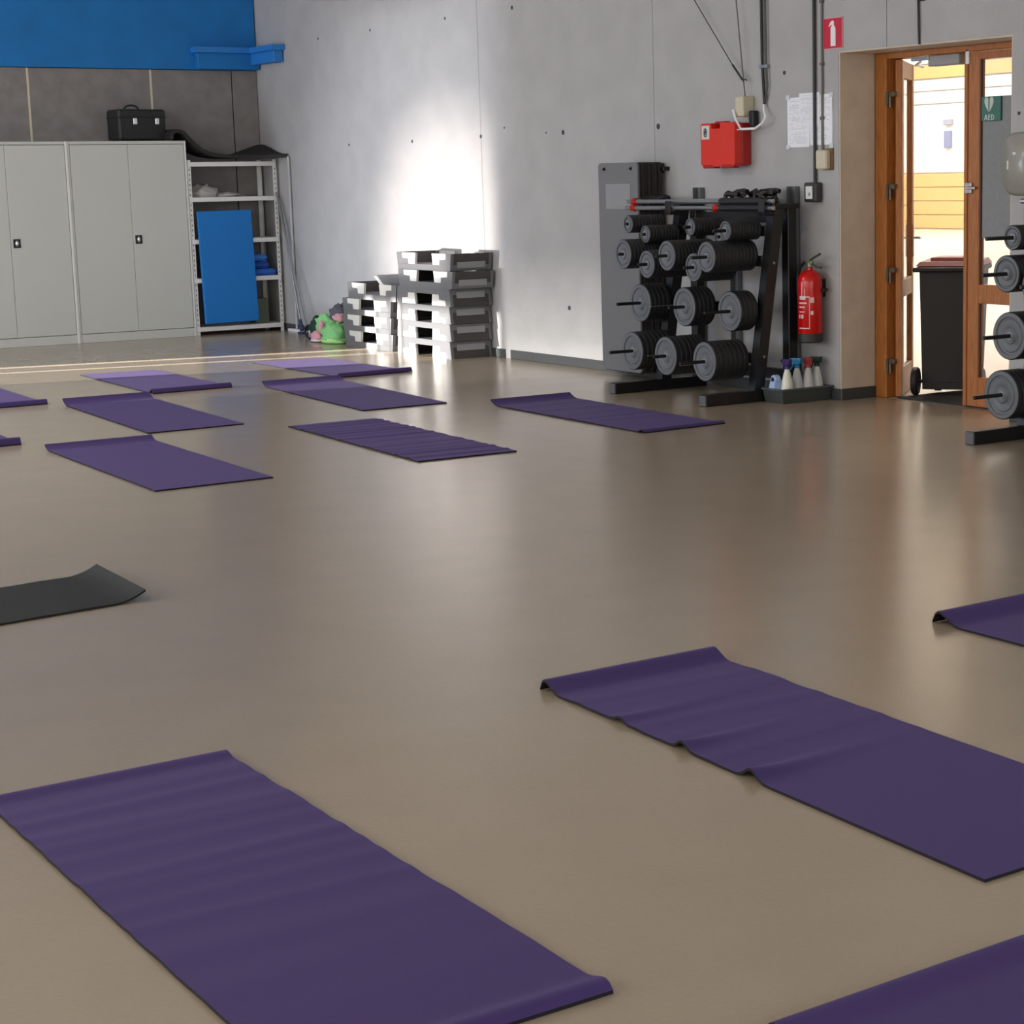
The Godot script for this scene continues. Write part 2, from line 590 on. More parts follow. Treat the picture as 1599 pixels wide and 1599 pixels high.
func _hall():
	struct(obj("floor", bx(V(0.32, -0.2, -26), V(28.2, 0, 24.4)), M.hall_floor))
	struct(obj("ceiling", bx(V(0.1, 8.0, -26.3), V(28.2, 8.3, 24.4)), M.hall_white))
	struct(obj("wall_north", bx(V(0.1, -0.2, -26.3), V(28.2, 8.3, -26)), M.hall_white))
	struct(obj("wall_south", bx(V(0.42, -0.2, 24.1), V(28.2, 8.3, 24.4)), M.hall_white))
	var f := Node3D.new()
	put(f, "wall_far")
	struct(f)
	obj("core", bx(V(27.85, -0.2, -26.3), V(28.2, 8.3, 24.4)), M.hall_white, f)
	for i in 4:
		obj("plank", bx(V(27.80, 0.03 + i * 0.365, -26), V(27.86, 0.03 + i * 0.365 + 0.345, 24.1), 0.01), M.plank, f)
	obj("panel", bx(V(27.80, 1.50, -26), V(27.86, 3.28, 24.1), 0.01), M.hall_white, f)
	for s in [[3.31, 3.62, "w"], [3.65, 3.93, "w"], [3.97, 4.32, "o"], [4.36, 4.62, "w"], [4.66, 5.2, "w"]]:
		obj("slat", bx(V(27.78, s[0], -26), V(27.86, s[1], 24.1), 0.015), M.plank if s[2] == "o" else M.hall_white, f)
	var joint := MB.new()
	for y in [3.28, 3.62, 3.93, 4.32, 4.62]:
		joint.span(V(27.82, y, -26), V(27.86, y + 0.05, 24.1))
	obj("slat_gap", joint, M.hall_grey, f)
	tag(obj("wall_box", bx(V(27.70, 2.74, -19.70), V(27.80, 2.88, -19.38), 0.01), mat("a9aec6", 0.6)), "small flat grey box on the white far wall of the hall", "wall box")
	tag(obj("wall_box", bx(V(27.70, 2.14, -19.66), V(27.80, 2.58, -19.42), 0.01), mat("8e98c0", 0.6)), "upright blue-grey box just below the flat one on the far wall", "wall box")
	# unseen glowing panels added to brighten the hall, with an area light under each
	var hall_no := 0
	for p in [V(5, 7.9, -12), V(14, 7.9, -16), V(22, 7.9, -18), V(6, 7.9, 4), V(16, 7.9, 2), V(24, 7.9, -8)]:
		var fit := thing("added_light_panel", "added glowing ceiling panel lighting the sports hall, %s" % ["nearest the doorway on the north side", "middle one of the north row", "farthest one of the north row", "nearest the doorway on the south side", "farther one on the south side", "by the far wall"][hall_no], "added light panel", p, 0.0, "added panels lighting the sports hall")
		hall_no += 1
		var fr := MB.new()
		fr.span(V(-1.6, 0.0, -1.6), V(1.6, 0.1, 1.6), 0.01)
		obj("housing", fr, M.white_metal, fit)
		var g := mat("ffffff", 0.5)
		g.emission_enabled = true
		g.emission = Color("fff8ec")
		g.emission_energy_multiplier = 4.0
		obj("diffuser", bx(V(-1.5, -0.02, -1.5), V(1.5, 0.0, 1.5)), g, fit)
		var a := AreaLight3D.new()
		a.name = "added_hall_fill"
		a.area_size = Vector2(3, 3)
		a.light_energy = 75.0
		a.light_color = Color("fff6e8")
		a.area_range = 60.0
		a.area_attenuation = 2.0
		a.shadow_enabled = true
		a.transform = Transform3D(Basis.looking_at(V(0, -1, 0), V(1, 0, 0)), p + V(0, -0.04, 0))
		add_child(a, true)
	# pale sloping soffit on the hall side, seen through the top pane
	var sl := MB.new()
	sl.prism([Vector2(9.62, 2.0), Vector2(9.30, 3.4), Vector2(11.4, 3.4), Vector2(11.4, 2.0)], 0.16, on_wall(2.6, 0, 0))
	struct(obj("trim_2", sl, M.cream))
	var leg := MB.new()
	leg.prism([Vector2(9.56, 1.95), Vector2(9.24, 3.45), Vector2(9.34, 3.45), Vector2(9.66, 1.95)], 0.24, on_wall(2.64, 0, 0))
	struct(obj("trim_3", leg, mat("f0c793", 0.6)))
	tag(obj("doormat", bx(V(0.33, 0, 9.62), V(2.1, 0.012, 11.0), 0.004), mottle(mat("3d3b3b", 0.95), 8.0, 0.1, 0.3, 41)), "dark grey entrance mat under the bin beyond the doorway", "doormat")

# ---------------------------------------------------------------- doorway
func _door():
	var d := Node3D.new()
	put(d, "door_1")
	struct(d)
	var f := MB.new()
	f.span(V(0.30, 0, 9.432), V(0.44, 2.275, 9.545), 0.006)
	f.span(V(0.30, 2.235, 9.545), V(0.44, 2.275, 11.01), 0.004)
	f.span(V(0.30, 0, 10.985), V(0.44, 2.275, 11.01), 0.004)
	obj("frame", f, M.wood, d)
	# fixed right leaf: stiles, rails, two panes
	var leaf := Node3D.new()
	put(leaf, "fixed_leaf", d)
	var s := MB.new()
	s.span(V(0.315, 0.01, 10.305), V(0.365, 2.23, 10.415), 0.004)
	s.span(V(0.315, 0.01, 10.88), V(0.365, 2.23, 10.98), 0.004)
	s.span(V(0.318, 2.185, 10.41), V(0.362, 2.23, 10.89), 0.004)
	s.span(V(0.318, 0.67, 10.41), V(0.362, 0.79, 10.89), 0.004)
	s.span(V(0.318, 0.01, 10.41), V(0.362, 0.20, 10.89), 0.004)
	s.span(V(0.305, 0.01, 10.285), V(0.32, 2.23, 10.315), 0.003)
	obj("stiles_and_rails", s, M.wood, leaf)
	obj("pane", bx(V(0.335, 0.79, 10.41), V(0.341, 2.19, 10.885)), M.glass, leaf)
	obj("pane", bx(V(0.335, 0.20, 10.41), V(0.341, 0.67, 10.885)), M.glass, leaf)
	var sheet := mottle(mat("8d9091", 0.6), 2.0, 0.02, 0.06, 44)
	var sh := obj("obscuring_sheet", bx(V(0.330, 1.08, 10.43), V(0.334, 1.955, 10.88)), sheet, leaf)
	sh.set_meta("label", "matt grey sheet covering the middle of the pane")
	var beads := MB.new()
	beads.span(V(0.32, 0.79, 10.412), V(0.334, 2.185, 10.426), 0.002)
	beads.span(V(0.32, 0.20, 10.412), V(0.334, 0.67, 10.426), 0.002)
	obj("glazing_bead", beads, mat("4a2c17", 0.5), leaf)
	var lk := MB.new()
	lk.span(V(0.296, 1.36, 10.30), V(0.312, 1.43, 10.36), 0.004)
	lk.span(V(0.286, 1.385, 10.33), V(0.30, 1.405, 10.40), 0.004)
	obj("lock_plate", lk, M.chrome, leaf)
	var st := MB.new()
	st.span(V(0.30, 2.16, 10.30), V(0.315, 2.25, 10.33), 0.003)
	obj("white_catch", st, M.white, leaf)
	# open left leaf, swung out into the hall
	var ol := Node3D.new()
	put(ol, "open_leaf", d)
	ol.position = V(0.345, 0, 9.59)
	ol.rotation.y = deg_to_rad(42.0)   # local +x runs out into the hall, towards -z
	var o := MB.new()
	o.span(V(0, 0.01, 0), V(0.10, 2.23, 0.045), 0.004)
	o.span(V(0.60, 0.01, 0), V(0.70, 2.23, 0.045), 0.004)
	o.span(V(0.10, 2.12, 0.002), V(0.60, 2.23, 0.043), 0.004)
	o.span(V(0.10, 0.67, 0.002), V(0.60, 0.79, 0.043), 0.004)
	o.span(V(0.10, 0.01, 0.002), V(0.60, 0.20, 0.043), 0.004)
	obj("stiles_and_rails", o, M.wood, ol)
	obj("pane", bx(V(0.10, 0.79, 0.02), V(0.60, 2.12, 0.026)), M.glass, ol)
	obj("pane", bx(V(0.10, 0.20, 0.02), V(0.60, 0.67, 0.026)), M.glass, ol)
	var hd := MB.new()
	hd.span(V(0.62, 0.92, 0.045), V(0.66, 1.14, 0.055), 0.003)
	hd.tube([V(0.64, 1.05, 0.05), V(0.64, 1.05, 0.10), V(0.62, 1.05, 0.105), V(0.52, 1.05, 0.105)], 0.009, 8)
	obj("handle", hd, M.chrome, ol)
	for y in [1.98, 1.38, 0.83, 0.22]:
		var h := MB.new()
		h.span(V(0.302, y - 0.045, 9.53), V(0.35, y + 0.045, 9.555), 0.002)
		h.span(V(0.315, y + 0.012, 9.545), V(0.345, y + 0.045, 9.605), 0.003)
		h.rod(V(0.325, y - 0.06, 9.56), V(0.325, y + 0.03, 9.56), 0.009, 10)
		obj("hinge", h, mat("6e6252", 0.4, 0.5), d)
	var cl := MB.new()
	cl.span(V(0.30, 2.165, 9.95), V(0.38, 2.232, 10.24), 0.006)
	obj("closer_body", cl, mat("9b9c9c", 0.5), d)
	var arm := MB.new()
	arm.span(V(0.29, 2.205, 9.80), V(0.31, 2.228, 9.97), 0.003)
	arm.tube([V(0.32, 2.20, 9.86), V(0.5, 2.195, 9.62), V(0.62, 2.19, 9.55)], 0.01, 8)
	obj("closer_arm", arm, M.steel, d)
	# sign stuck to the grey sheet: pale split leaf-shaped heart over three letters
	var sg := thing("rescue_sign", "teal green square sign with pale split heart and letters AED on the door pane", "sign")
	obj("plate", bx(V(0.316, 1.805, 10.432), V(0.329, 1.955, 10.60), 0.002), mat("3c7265", 0.5), sg)
	var pale := mat("c3d0c8", 0.6)
	for side in [-1.0, 1.0]:
		var hb := MB.new()
		var half := [Vector2(0.006 * side, 0.038), Vector2(0.016 * side, 0.048), Vector2(0.030 * side, 0.047), Vector2(0.039 * side, 0.036), Vector2(0.040 * side, 0.018), Vector2(0.032 * side, -0.004), Vector2(0.018 * side, -0.024), Vector2(0.004 * side, -0.042), Vector2(0.005 * side, -0.01)]
		hb.prism(half, 0.003, on_wall(0.3165, 1.902, 10.50))
		obj("heart_half", hb, pale, sg)
	var tx := text_mesh("AED", 0.048, 0.003, pale)
	put(tx, "lettering", sg)
	tx.transform = on_wall(0.315, 1.826, 10.503)
	# wheeled bin just past the threshold, its wheeled back turned to the room
	var bn := thing("wheelie_bin", "black wheeled rubbish bin with dark red lid standing beyond the open door", "bin", V(0.49, 0.012, 9.665), deg_to_rad(-52.3))
	var body := MB.new()
	body.hull8([V(0.02, 0.04, -0.40), V(0.37, 0.04, -0.40), V(0.37, 0.04, -0.01), V(0.02, 0.04, -0.01)], [V(0.0, 0.86, -0.50), V(0.39, 0.86, -0.50), V(0.39, 0.86, 0.0), V(0.0, 0.86, 0.0)])
	body.span(V(-0.02, 0.83, -0.52), V(0.41, 0.865, 0.015), 0.008)
	body.span(V(0.05, 0.0, -0.40), V(0.10, 0.05, -0.30), 0.006)
	body.span(V(0.30, 0.0, -0.40), V(0.35, 0.05, -0.30), 0.006)
	obj("body", body, mat("1c1512", 0.6), bn)
	var lid := MB.new()
	lid.hull8([V(-0.022, 0.868, -0.525), V(0.412, 0.868, -0.525), V(0.412, 0.868, 0.02), V(-0.022, 0.868, 0.02)], [V(0.0, 0.905, -0.49), V(0.39, 0.905, -0.49), V(0.39, 0.895, -0.02), V(0.0, 0.895, -0.02)])
	lid.span(V(0.06, 0.89, -0.40), V(0.33, 0.92, -0.08), 0.006)
	obj("lid", lid, mat("8c3a34", 0.45), bn)
	for x in [-0.05, 0.39]:
		var wh := MB.new()
		wh.rod(V(x, 0.095, -0.02), V(x + 0.045, 0.095, -0.02), 0.095, 28)
		obj("wheel", wh, mat("1d1918", 0.6), bn)
	var ax := MB.new()
	ax.rod(V(-0.01, 0.095, -0.02), V(0.40, 0.095, -0.02), 0.012, 10)
	obj("axle", ax, mat("1d1918", 0.6), bn)
	var hb2 := MB.new()
	hb2.rod(V(-0.035, 0.845, 0.05), V(0.39, 0.845, 0.05), 0.016, 10)
	hb2.span(V(0.02, 0.83, 0.0), V(0.06, 0.86, 0.06), 0.004)
	hb2.span(V(0.32, 0.83, 0.0), V(0.36, 0.86, 0.06), 0.004)
	obj("handle", hb2, mat("1c1512", 0.6), bn)

# ---------------------------------------------------------------- exercise mats
# corners: far left, far right, near right, near left on the floor; ends: [kind, height, length]
func exercise_mat(label: String, fl: Vector2, fr: Vector2, nr: Vector2, nl: Vector2, far: Array, near: Array, waves: Array, top: Material, edge: Material, group := "purple exercise mats laid out on the floor"):
	var L := ((fl + fr) * 0.5).distance_to((nl + nr) * 0.5)
	var N := 150
	var K := 8
	var th := 0.008
	var hgt := func(s: float, t: float) -> float:
		var y := 0.0
		for e in [[far, s * L], [near, (1.0 - s) * L]]:
			var d: float = e[1]
			var kind: String = e[0][0]
			var h: float = e[0][1]
			var l: float = e[0][2]
			if d < l:
				var u := d / l
				if kind == "up":
					y += h * (1.0 - u) * (1.0 - u)
				elif kind == "hump":
					y += h * sqrt(minf(1.0, d / 0.03)) * (1.0 - smoothstep(0.1, 1.0, u))
		for w in waves:
			var q: float = (s * L - w[0] - w[3] * t) / w[2]
			if absf(q) < 3.0:
				var k: float = 1.0 if w[4] == 0.0 else exp(-t / w[4])
				y += w[1] * k * exp(-q * q)
		return y
	var a := MB.new()
	var b := MB.new()
	var up := []
	var dn := []
	for i in N + 1:
		var s := float(i) / N
		var ru := []
		var rd := []
		for k in K + 1:
			var t := float(k) / K
			var p := fl.lerp(fr, t).lerp(nl.lerp(nr, t), s)
			var y: float = hgt.call(s, t)
			ru.append(V(p.x, y + th, p.y))
			rd.append(V(p.x, y + 0.0005, p.y))
		up.append(ru)
		dn.append(rd)
	for i in N:
		for k in K:
			a.quad(up[i][k], up[i + 1][k], up[i + 1][k + 1], up[i][k + 1], 1)
			b.quad(dn[i][k], dn[i][k + 1], dn[i + 1][k + 1], dn[i + 1][k], 1)
		b.quad(up[i][0], dn[i][0], dn[i + 1][0], up[i + 1][0])
		b.quad(up[i][K], up[i + 1][K], dn[i + 1][K], dn[i][K])
	for k in K:
		b.quad(up[0][k], up[0][k + 1], dn[0][k + 1], dn[0][k])
		b.quad(up[N][k], dn[N][k], dn[N][k + 1], up[N][k + 1])
	a.st.generate_normals()
	b.st.generate_normals()
	var m := a.st.commit()
	b.st.commit(m)
	m.surface_set_material(0, top)
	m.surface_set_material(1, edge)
	var o := MeshInstance3D.new()
	o.mesh = m
	put(o, "exercise_mat")
	tag(o, label, "exercise mat", group)

func ripples(n: int, from: float, step: float, amp: float, width: float, sd: int) -> Array:
	var r := RandomNumberGenerator.new()
	r.seed = sd
	var out := []
	for i in n:
		out.append([from + step * (i + r.randf_range(-0.25, 0.25)), amp * r.randf_range(0.5, 1.2), width * r.randf_range(0.8, 1.3), r.randf_range(-0.05, 0.05), 0.0])
	return out

func _mats():
	var P: Material = M.purple
	var E: Material = M.purple_edge
	exercise_mat("large purple mat filling the lower left, rippled across its far half", Vector2(-7.16, 14.74), Vector2(-6.525, 14.72), Vector2(-6.555, 16.66), Vector2(-7.19, 16.68), ["hump", 0.014, 0.08], ["hump", 0.018, 0.10], ripples(9, 0.16, 0.115, 0.0042, 0.038, 4) + ripples(3, 1.25, 0.2, 0.003, 0.07, 5), P, E)
	exercise_mat("purple mat with humped far end and three bumps along its left edge", Vector2(-5.52, 14.68), Vector2(-4.885, 14.66), Vector2(-4.975, 16.64), Vector2(-5.61, 16.66), ["hump", 0.034, 0.12], ["flat", 0.0, 0.01], [[0.46, 0.014, 0.03, -0.05, 0.3], [0.78, 0.022, 0.03, -0.05, 0.3], [1.1, 0.026, 0.035, -0.06, 0.3]] + ripples(7, 0.2, 0.12, 0.0034, 0.04, 6), P, E)
	exercise_mat("purple mat cut by the right picture edge, one corner curled over", Vector2(-4.03, 14.76), Vector2(-3.395, 14.73), Vector2(-3.44, 16.7), Vector2(-4.075, 16.72), ["hump", 0.04, 0.14], ["flat", 0.0, 0.01], [], P, E)
	exercise_mat("purple mat corner in the bottom right, nearest to the camera", Vector2(-6.43, 16.96), Vector2(-5.79, 16.94), Vector2(-5.82, 18.86), Vector2(-6.46, 18.88), ["hump", 0.02, 0.10], ["flat", 0.0, 0.01], [], P, E)
	exercise_mat("purple mat with dark crosswise ridges on the middle of the floor", Vector2(-3.43, 8.17), Vector2(-2.835, 8.18), Vector2(-2.935, 10.14), Vector2(-3.545, 10.13), ["flat", 0.0, 0.01], ["flat", 0.0, 0.01], ripples(15, 0.1, 0.122, 0.006, 0.026, 7), P, E)
	exercise_mat("purple mat on its own in front of the loaded plate rack", Vector2(-1.9, 8.03), Vector2(-1.27, 8.03), Vector2(-1.335, 9.93), Vector2(-1.965, 9.97), ["up", 0.035, 0.12], ["hump", 0.018, 0.08], ripples(5, 0.3, 0.25, 0.003, 0.04, 8), P, E)
	exercise_mat("smooth purple mat nearest the camera in the left column, behind the black mat", Vector2(-4.955, 8.19), Vector2(-4.315, 8.19), Vector2(-4.385, 10.13), Vector2(-5.025, 10.16), ["up", 0.028, 0.10], ["flat", 0.0, 0.01], [], P, E)
	exercise_mat("purple mat in the left column with raised dark far edge", Vector2(-4.1, 5.86), Vector2(-3.47, 5.86), Vector2(-3.585, 7.84), Vector2(-4.22, 7.87), ["up", 0.04, 0.12], ["flat", 0.0, 0.01], [], P, E)
	exercise_mat("purple mat with raised far edge, just before the mat by the step stacks", Vector2(-2.54, 5.69), Vector2(-1.90, 5.69), Vector2(-2.055, 7.7), Vector2(-2.69, 7.71), ["up", 0.035, 0.12], ["flat", 0.0, 0.01], [], P, E)
	exercise_mat("sunlit purple mat with rolled dark near end in front of the cabinets", Vector2(-3.28, 3.76), Vector2(-2.66, 3.78), Vector2(-2.73, 5.58), Vector2(-3.36, 5.62), ["flat", 0.0, 0.01], ["hump", 0.035, 0.10], [], P, E)
	exercise_mat("sunlit purple mat lying closest to the stacked aerobic steps", Vector2(-1.81, 3.77), Vector2(-1.17, 3.82), Vector2(-1.165, 5.48), Vector2(-1.81, 5.53), ["flat", 0.0, 0.01], ["hump", 0.035, 0.10], [], P, E)
	exercise_mat("purple mat cut by the left picture edge, the farther of two there", Vector2(-4.70, 3.82), Vector2(-4.08, 3.84), Vector2(-4.16, 5.72), Vector2(-4.79, 5.76), ["flat", 0.0, 0.01], ["hump", 0.035, 0.10], [], P, E)
	exercise_mat("rolled end of a purple mat peeping in at the left edge above the black mat", Vector2(-5.5, 5.98), Vector2(-4.88, 5.98), Vector2(-4.985, 7.84), Vector2(-5.61, 7.88), ["flat", 0.0, 0.01], ["hump", 0.045, 0.10], [], P, E)
	exercise_mat("black exercise mat at the left edge, one end curled up", Vector2(-5.985, 12.66), Vector2(-5.96, 12.05), Vector2(-7.84, 12.31), Vector2(-7.87, 12.92), ["up", 0.034, 0.13], ["flat", 0.0, 0.01], ripples(4, 0.2, 0.2, 0.003, 0.05, 9), M.black_mat, M.black_mat_edge, "")

# ---------------------------------------------------------------- back-wall furniture
func _cabinets():
	for k in [[-2.18, "right"], [-3.374, "left"]]:
		var lab: String = "light grey two-door steel cupboard beside the white shelving" if k[1] == "right" else "light grey two-door steel cupboard cut by the left picture edge"
		var c := thing("cabinet", lab, "cupboard", V(k[0], 0, 0.01), 0.0, "tall steel cupboards along the back wall")
		var w := 1.19
		var b := MB.new()
		b.span(V(0, 0.0, 0), V(0.02, 1.945, 0.44), 0.003)
		b.span(V(w - 0.02, 0.0, 0), V(w, 1.945, 0.44), 0.003)
		b.span(V(0.02, 1.915, 0), V(w - 0.02, 1.945, 0.44), 0.003)
		b.span(V(0.02, 0.0, 0.02), V(w - 0.02, 0.085, 0.435), 0.003)
		b.span(V(0.02, 0.08, 0), V(w - 0.02, 1.92, 0.02))
		obj("body", b, M.cabinet, c)
		obj("edge_strip", bx(V(w - 0.02, 0.0, 0.436), V(w + 0.003, 1.945, 0.446), 0.002) if k[1] == "left" else bx(V(w - 0.012, 0.0, 0.436), V(w, 1.945, 0.441), 0.002), M.white_metal, c)
		for d in 2:
			var x0 := 0.024 if d == 0 else w * 0.5 + 0.0015
			var x1 := w * 0.5 - 0.0015 if d == 0 else w - 0.024
			var dr := obj("door", bx(V(x0, 0.09, 0.415), V(x1, 1.911, 0.437), 0.003), M.cabinet, c)
			if d == 1:
				obj("lock_plate", bx(V(x0 + 0.02, 0.945, 0.437), V(x0 + 0.09, 1.03, 0.442), 0.003), M.black_plastic, dr)
				var h := MB.new()
				h.blob(V(x0 + 0.055, 0.988, 0.443), V(0.016, 0.03, 0.01))
				obj("handle", h, M.chrome, dr)
	# white slotted shelving
	var s := thing("shelf_rack", "white slotted-angle shelving unit of five shelves in the corner", "shelving", V(-0.985, 0, 0.03))
	var W := 0.95
	for px in [0.0, W]:
		for pz in [0.0, 0.41]:
			var sx := 1.0 if px == 0.0 else -1.0
			var sz := 1.0 if pz == 0.0 else -1.0
			var b := MB.new()
			b.span(V(px, 0.0, pz), V(px + sx * 0.038, 1.755, pz + sz * 0.003), 0.001)
			b.span(V(px, 0.0, pz), V(px + sx * 0.003, 1.755, pz + sz * 0.038), 0.001)
			var post := obj("post", b, M.white_metal, s)
			if pz > 0.1:
				var q := MB.new()
				for i in 33:
					q.span(V(px + sx * 0.015, 0.1 + i * 0.05, pz + 0.0), V(px + sx * 0.022, 0.118 + i * 0.05, pz + 0.0015))
				obj("slots", q, M.dark_void, post).set_meta("kind", "stuff")
	for y in [0.085, 0.575, 0.965, 1.385, 1.735]:
		var b := MB.new()
		b.span(V(0.004, y - 0.004, 0.004), V(W - 0.004, y, 0.406))
		b.span(V(0.004, y - 0.045, 0.398), V(W - 0.004, y, 0.416), 0.003)
		b.span(V(0.004, y - 0.035, -0.002), V(W - 0.004, y, 0.006), 0.001)
		obj("shelf", b, M.white_metal, s)
	# things on and in the shelving
	var bp := MB.new()
	bp.xf = Transform3D(Basis.from_euler(V(-0.03, 0, 0.012)), V(-0.90, 0.115, 0.455))
	bp.span(V(0, 0, 0), V(0.575, 1.13, 0.035), 0.006)
	tag(obj("foam_slab", bp, M.blue_foam), "tall bright blue foam slab leaning on the front of the white shelving", "foam slab")
	var r := RandomNumberGenerator.new()
	r.seed = 5
	var padlab := ["bottom blue foam pad, longest, in the pile on the white shelving", "middle blue foam pad of the small pile behind the blue slab", "top blue foam pad of the small pile on the white shelving"]
	for i in 3:
		var p := MB.new()
		var x1: float = [-0.06, -0.13, -0.15][i]
		p.span(V(-0.42, 0.576 + i * 0.075, 0.10), V(x1, 0.576 + i * 0.075 + 0.068, 0.40), 0.028)
		tag(obj("foam_pad", p, mat(["2f6fd0", "1f4fa8", "3f7fd8"][i], 0.7)), padlab[i], "foam pad", "blue foam pads on the white shelving")
	var cl := MB.new()
	cl.blob(V(-0.76, 1.40, 0.25), V(0.18, 0.10, 0.13), 0.7, 9.0, 3, 1.387)
	cl.blob(V(-0.55, 1.39, 0.26), V(0.20, 0.035, 0.13), 0.7, 9.0, 8, 1.387)
	tag(obj("crumpled_sheet", cl, mat("b9b5b2", 0.8)), "crumpled pale cloth on the second shelf from the top", "cloth")
	tag(obj("storage_box", bx(V(-0.30, 0.087, 0.14), V(-0.15, 0.34, 0.34), 0.006), mat("66705f", 0.7)), "grey-green box low in the shelving beside the blue slab", "box")
	# case on the cabinet
	var sc := thing("equipment_case", "black hard case with two chrome latches on top of the cupboards", "case", V(-1.64, 1.956, 0.06), 0.06)
	var cb := MB.new()
	cb.span(V(0, 0, 0), V(0.49, 0.30, 0.30), 0.018)
	obj("body", cb, mat("222222", 0.6), sc)
	obj("lid_edge", bx(V(-0.004, 0.215, -0.004), V(0.494, 0.225, 0.304), 0.003), M.black_metal, sc)
	for x in [0.17, 0.40]:
		obj("latch", bx(V(x - 0.022, 0.15, 0.296), V(x + 0.022, 0.215, 0.308), 0.006), M.chrome, sc)
	var hn := MB.new()
	var arc := []
	for i in 9:
		var t := PI * i / 8.0
		arc.append(V(0.20 - 0.075 * cos(t), 0.298 + 0.045 * sin(t), 0.15))
	hn.tube(arc, 0.009, 8)
	obj("handle", hn, M.black_plastic, sc)
	# limp black pad draped from the cupboard onto the shelving
	var dm := MB.new()
	var path := [V(-1.125, 1.96, 0), V(-1.115, 2.01, 0), V(-1.085, 2.025, 0), V(-1.03, 2.015, 0), V(-0.975, 1.955, 0), V(-0.91, 1.89, 0), V(-0.84, 1.835, 0), V(-0.74, 1.795, 0), V(-0.6, 1.772, 0), V(-0.4, 1.765, 0), V(-0.2, 1.762, 0), V(-0.06, 1.765, 0), V(-0.012, 1.77, 0)]
	var pts := []
	for i in path.size() - 1:
		for k in 4:
			var t := k / 4.0
			pts.append((path[maxi(i - 1, 0)] as Vector3).cubic_interpolate(path[i], path[i], path[i], 0.0) if false else (path[i] as Vector3).lerp(path[i + 1], t))
	pts.append(path[-1])
	var rows := []
	for i in pts.size():
		var u := float(i) / (pts.size() - 1)
		var lift := 0.11 * smoothstep(0.72, 0.9, u) * (1.0 - 0.35 * smoothstep(0.9, 1.0, u))
		var d: Vector3 = (pts[mini(i + 1, pts.size() - 1)] - pts[maxi(i - 1, 0)]).normalized()
		var n := V(-d.y, d.x, 0)
		var row := []
		for k in 7:
			var t := k / 6.0
			row.append([pts[i] + V(0, lift * (1.0 - t) * (1.0 - t), 0.06 + 0.42 * t + 0.22 * smoothstep(0.75, 1.0, u)), n * 0.035])
		rows.append(row)
	for i in rows.size() - 1:
		for k in 6:
			var q: Array = [rows[i][k], rows[i][k + 1], rows[i + 1][k + 1], rows[i + 1][k]]
			dm.quad(q[0][0] + q[0][1], q[1][0] + q[1][1], q[2][0] + q[2][1], q[3][0] + q[3][1], 1)
			dm.quad(q[0][0], q[3][0], q[2][0], q[1][0], 1)
		for k in [0, 6]:
			var a = rows[i][k]
			var b = rows[i + 1][k]
			if k == 0:
				dm.quad(a[0], a[0] + a[1], b[0] + b[1], b[0])
			else:
				dm.quad(a[0], b[0], b[0] + b[1], a[0] + a[1])
	for i in [0, rows.size() - 1]:
		for k in 6:
			var a = rows[i][k]
			var b = rows[i][k + 1]
			if i == 0:
				dm.quad(a[0], b[0], b[0] + b[1], a[0] + a[1])
			else:
				dm.quad(a[0], a[0] + a[1], b[0] + b[1], b[0])
	tag(obj("draped_pad", dm, mottle(mat("2a2727", 0.75), 3.0, 0.05, 0.2, 51)), "limp black pad draped from the cupboard top across the white shelving", "pad")
	# blue boxed ledge high in the corner
	var bl := thing("wall_ledge", "bright blue boxed ledge jutting from the blue band in the corner", "ledge")
	obj("back_arm", bx(V(-0.68, 2.668, 0.03), V(-0.012, 2.83, 0.12), 0.004), M.blue, bl)
	obj("side_arm", bx(V(-0.11, 2.715, 0.122), V(-0.012, 2.83, 0.70), 0.004), M.blue_trim, bl)
	var tb := MB.new()
	tb.prism([Vector2(-0.715, -0.03), Vector2(-0.008, -0.03), Vector2(-0.008, -0.74), Vector2(-0.14, -0.74), Vector2(-0.14, -0.16), Vector2(-0.715, -0.16)], 0.055, Transform3D(Basis(V(1, 0, 0), V(0, 0, -1), V(0, 1, 0)), V(0, 2.83, 0)))
	obj("top_board", tb, M.blue_trim, bl)
	# pipe and brooms in the corner
	var pp := MB.new()
	pp.rod(V(-0.017, 0, 0.72), V(-0.017, 1.78, 0.72), 0.014, 12)
	tag(obj("corner_pipe", pp, mat("b5b8ba", 0.5)), "pale upright pipe on the wall right beside the shelving", "pipe")
	var base := MB.new()
	base.span(V(-0.05, 0, 0.56), V(-0.002, 0.03, 1.15), 0.004)
	tag(obj("white_batten", base, M.white), "short white batten on the floor under the leaning mops", "batten")
	for k in [[V(-0.03, 1.36, 0.47), V(-0.085, 0.03, 0.99), "leaning mop pole with dark blue clamp at its foot"], [V(-0.062, 1.42, 0.47), V(-0.125, 0.02, 1.20), "longer leaning mop pole reaching the coloured bags"]]:
		var mp := thing("mop", k[2], "mop", Vector3.ZERO, 0.0, "mop poles leaning in the corner")
		var b := MB.new()
		b.rod(k[1], k[0], 0.011, 10)
		obj("pole", b, M.steel, mp)
		var f: Vector3 = k[1]
		var hd := MB.new()
		if f.z < 1.1:
			hd.rod(f + V(0, 0.0, 0.0), f.lerp(k[0], 0.085), 0.022, 10, 0.016)
			hd.span(f + V(-0.04, -0.03, -0.02), f + V(0.02, -0.008, 0.09), 0.005)
		else:
			hd.rod(f + V(0, -0.018, 0), f.lerp(k[0], 0.04), 0.016, 10)
		obj("foot_clamp", hd, mat("2c3858", 0.5), mp)

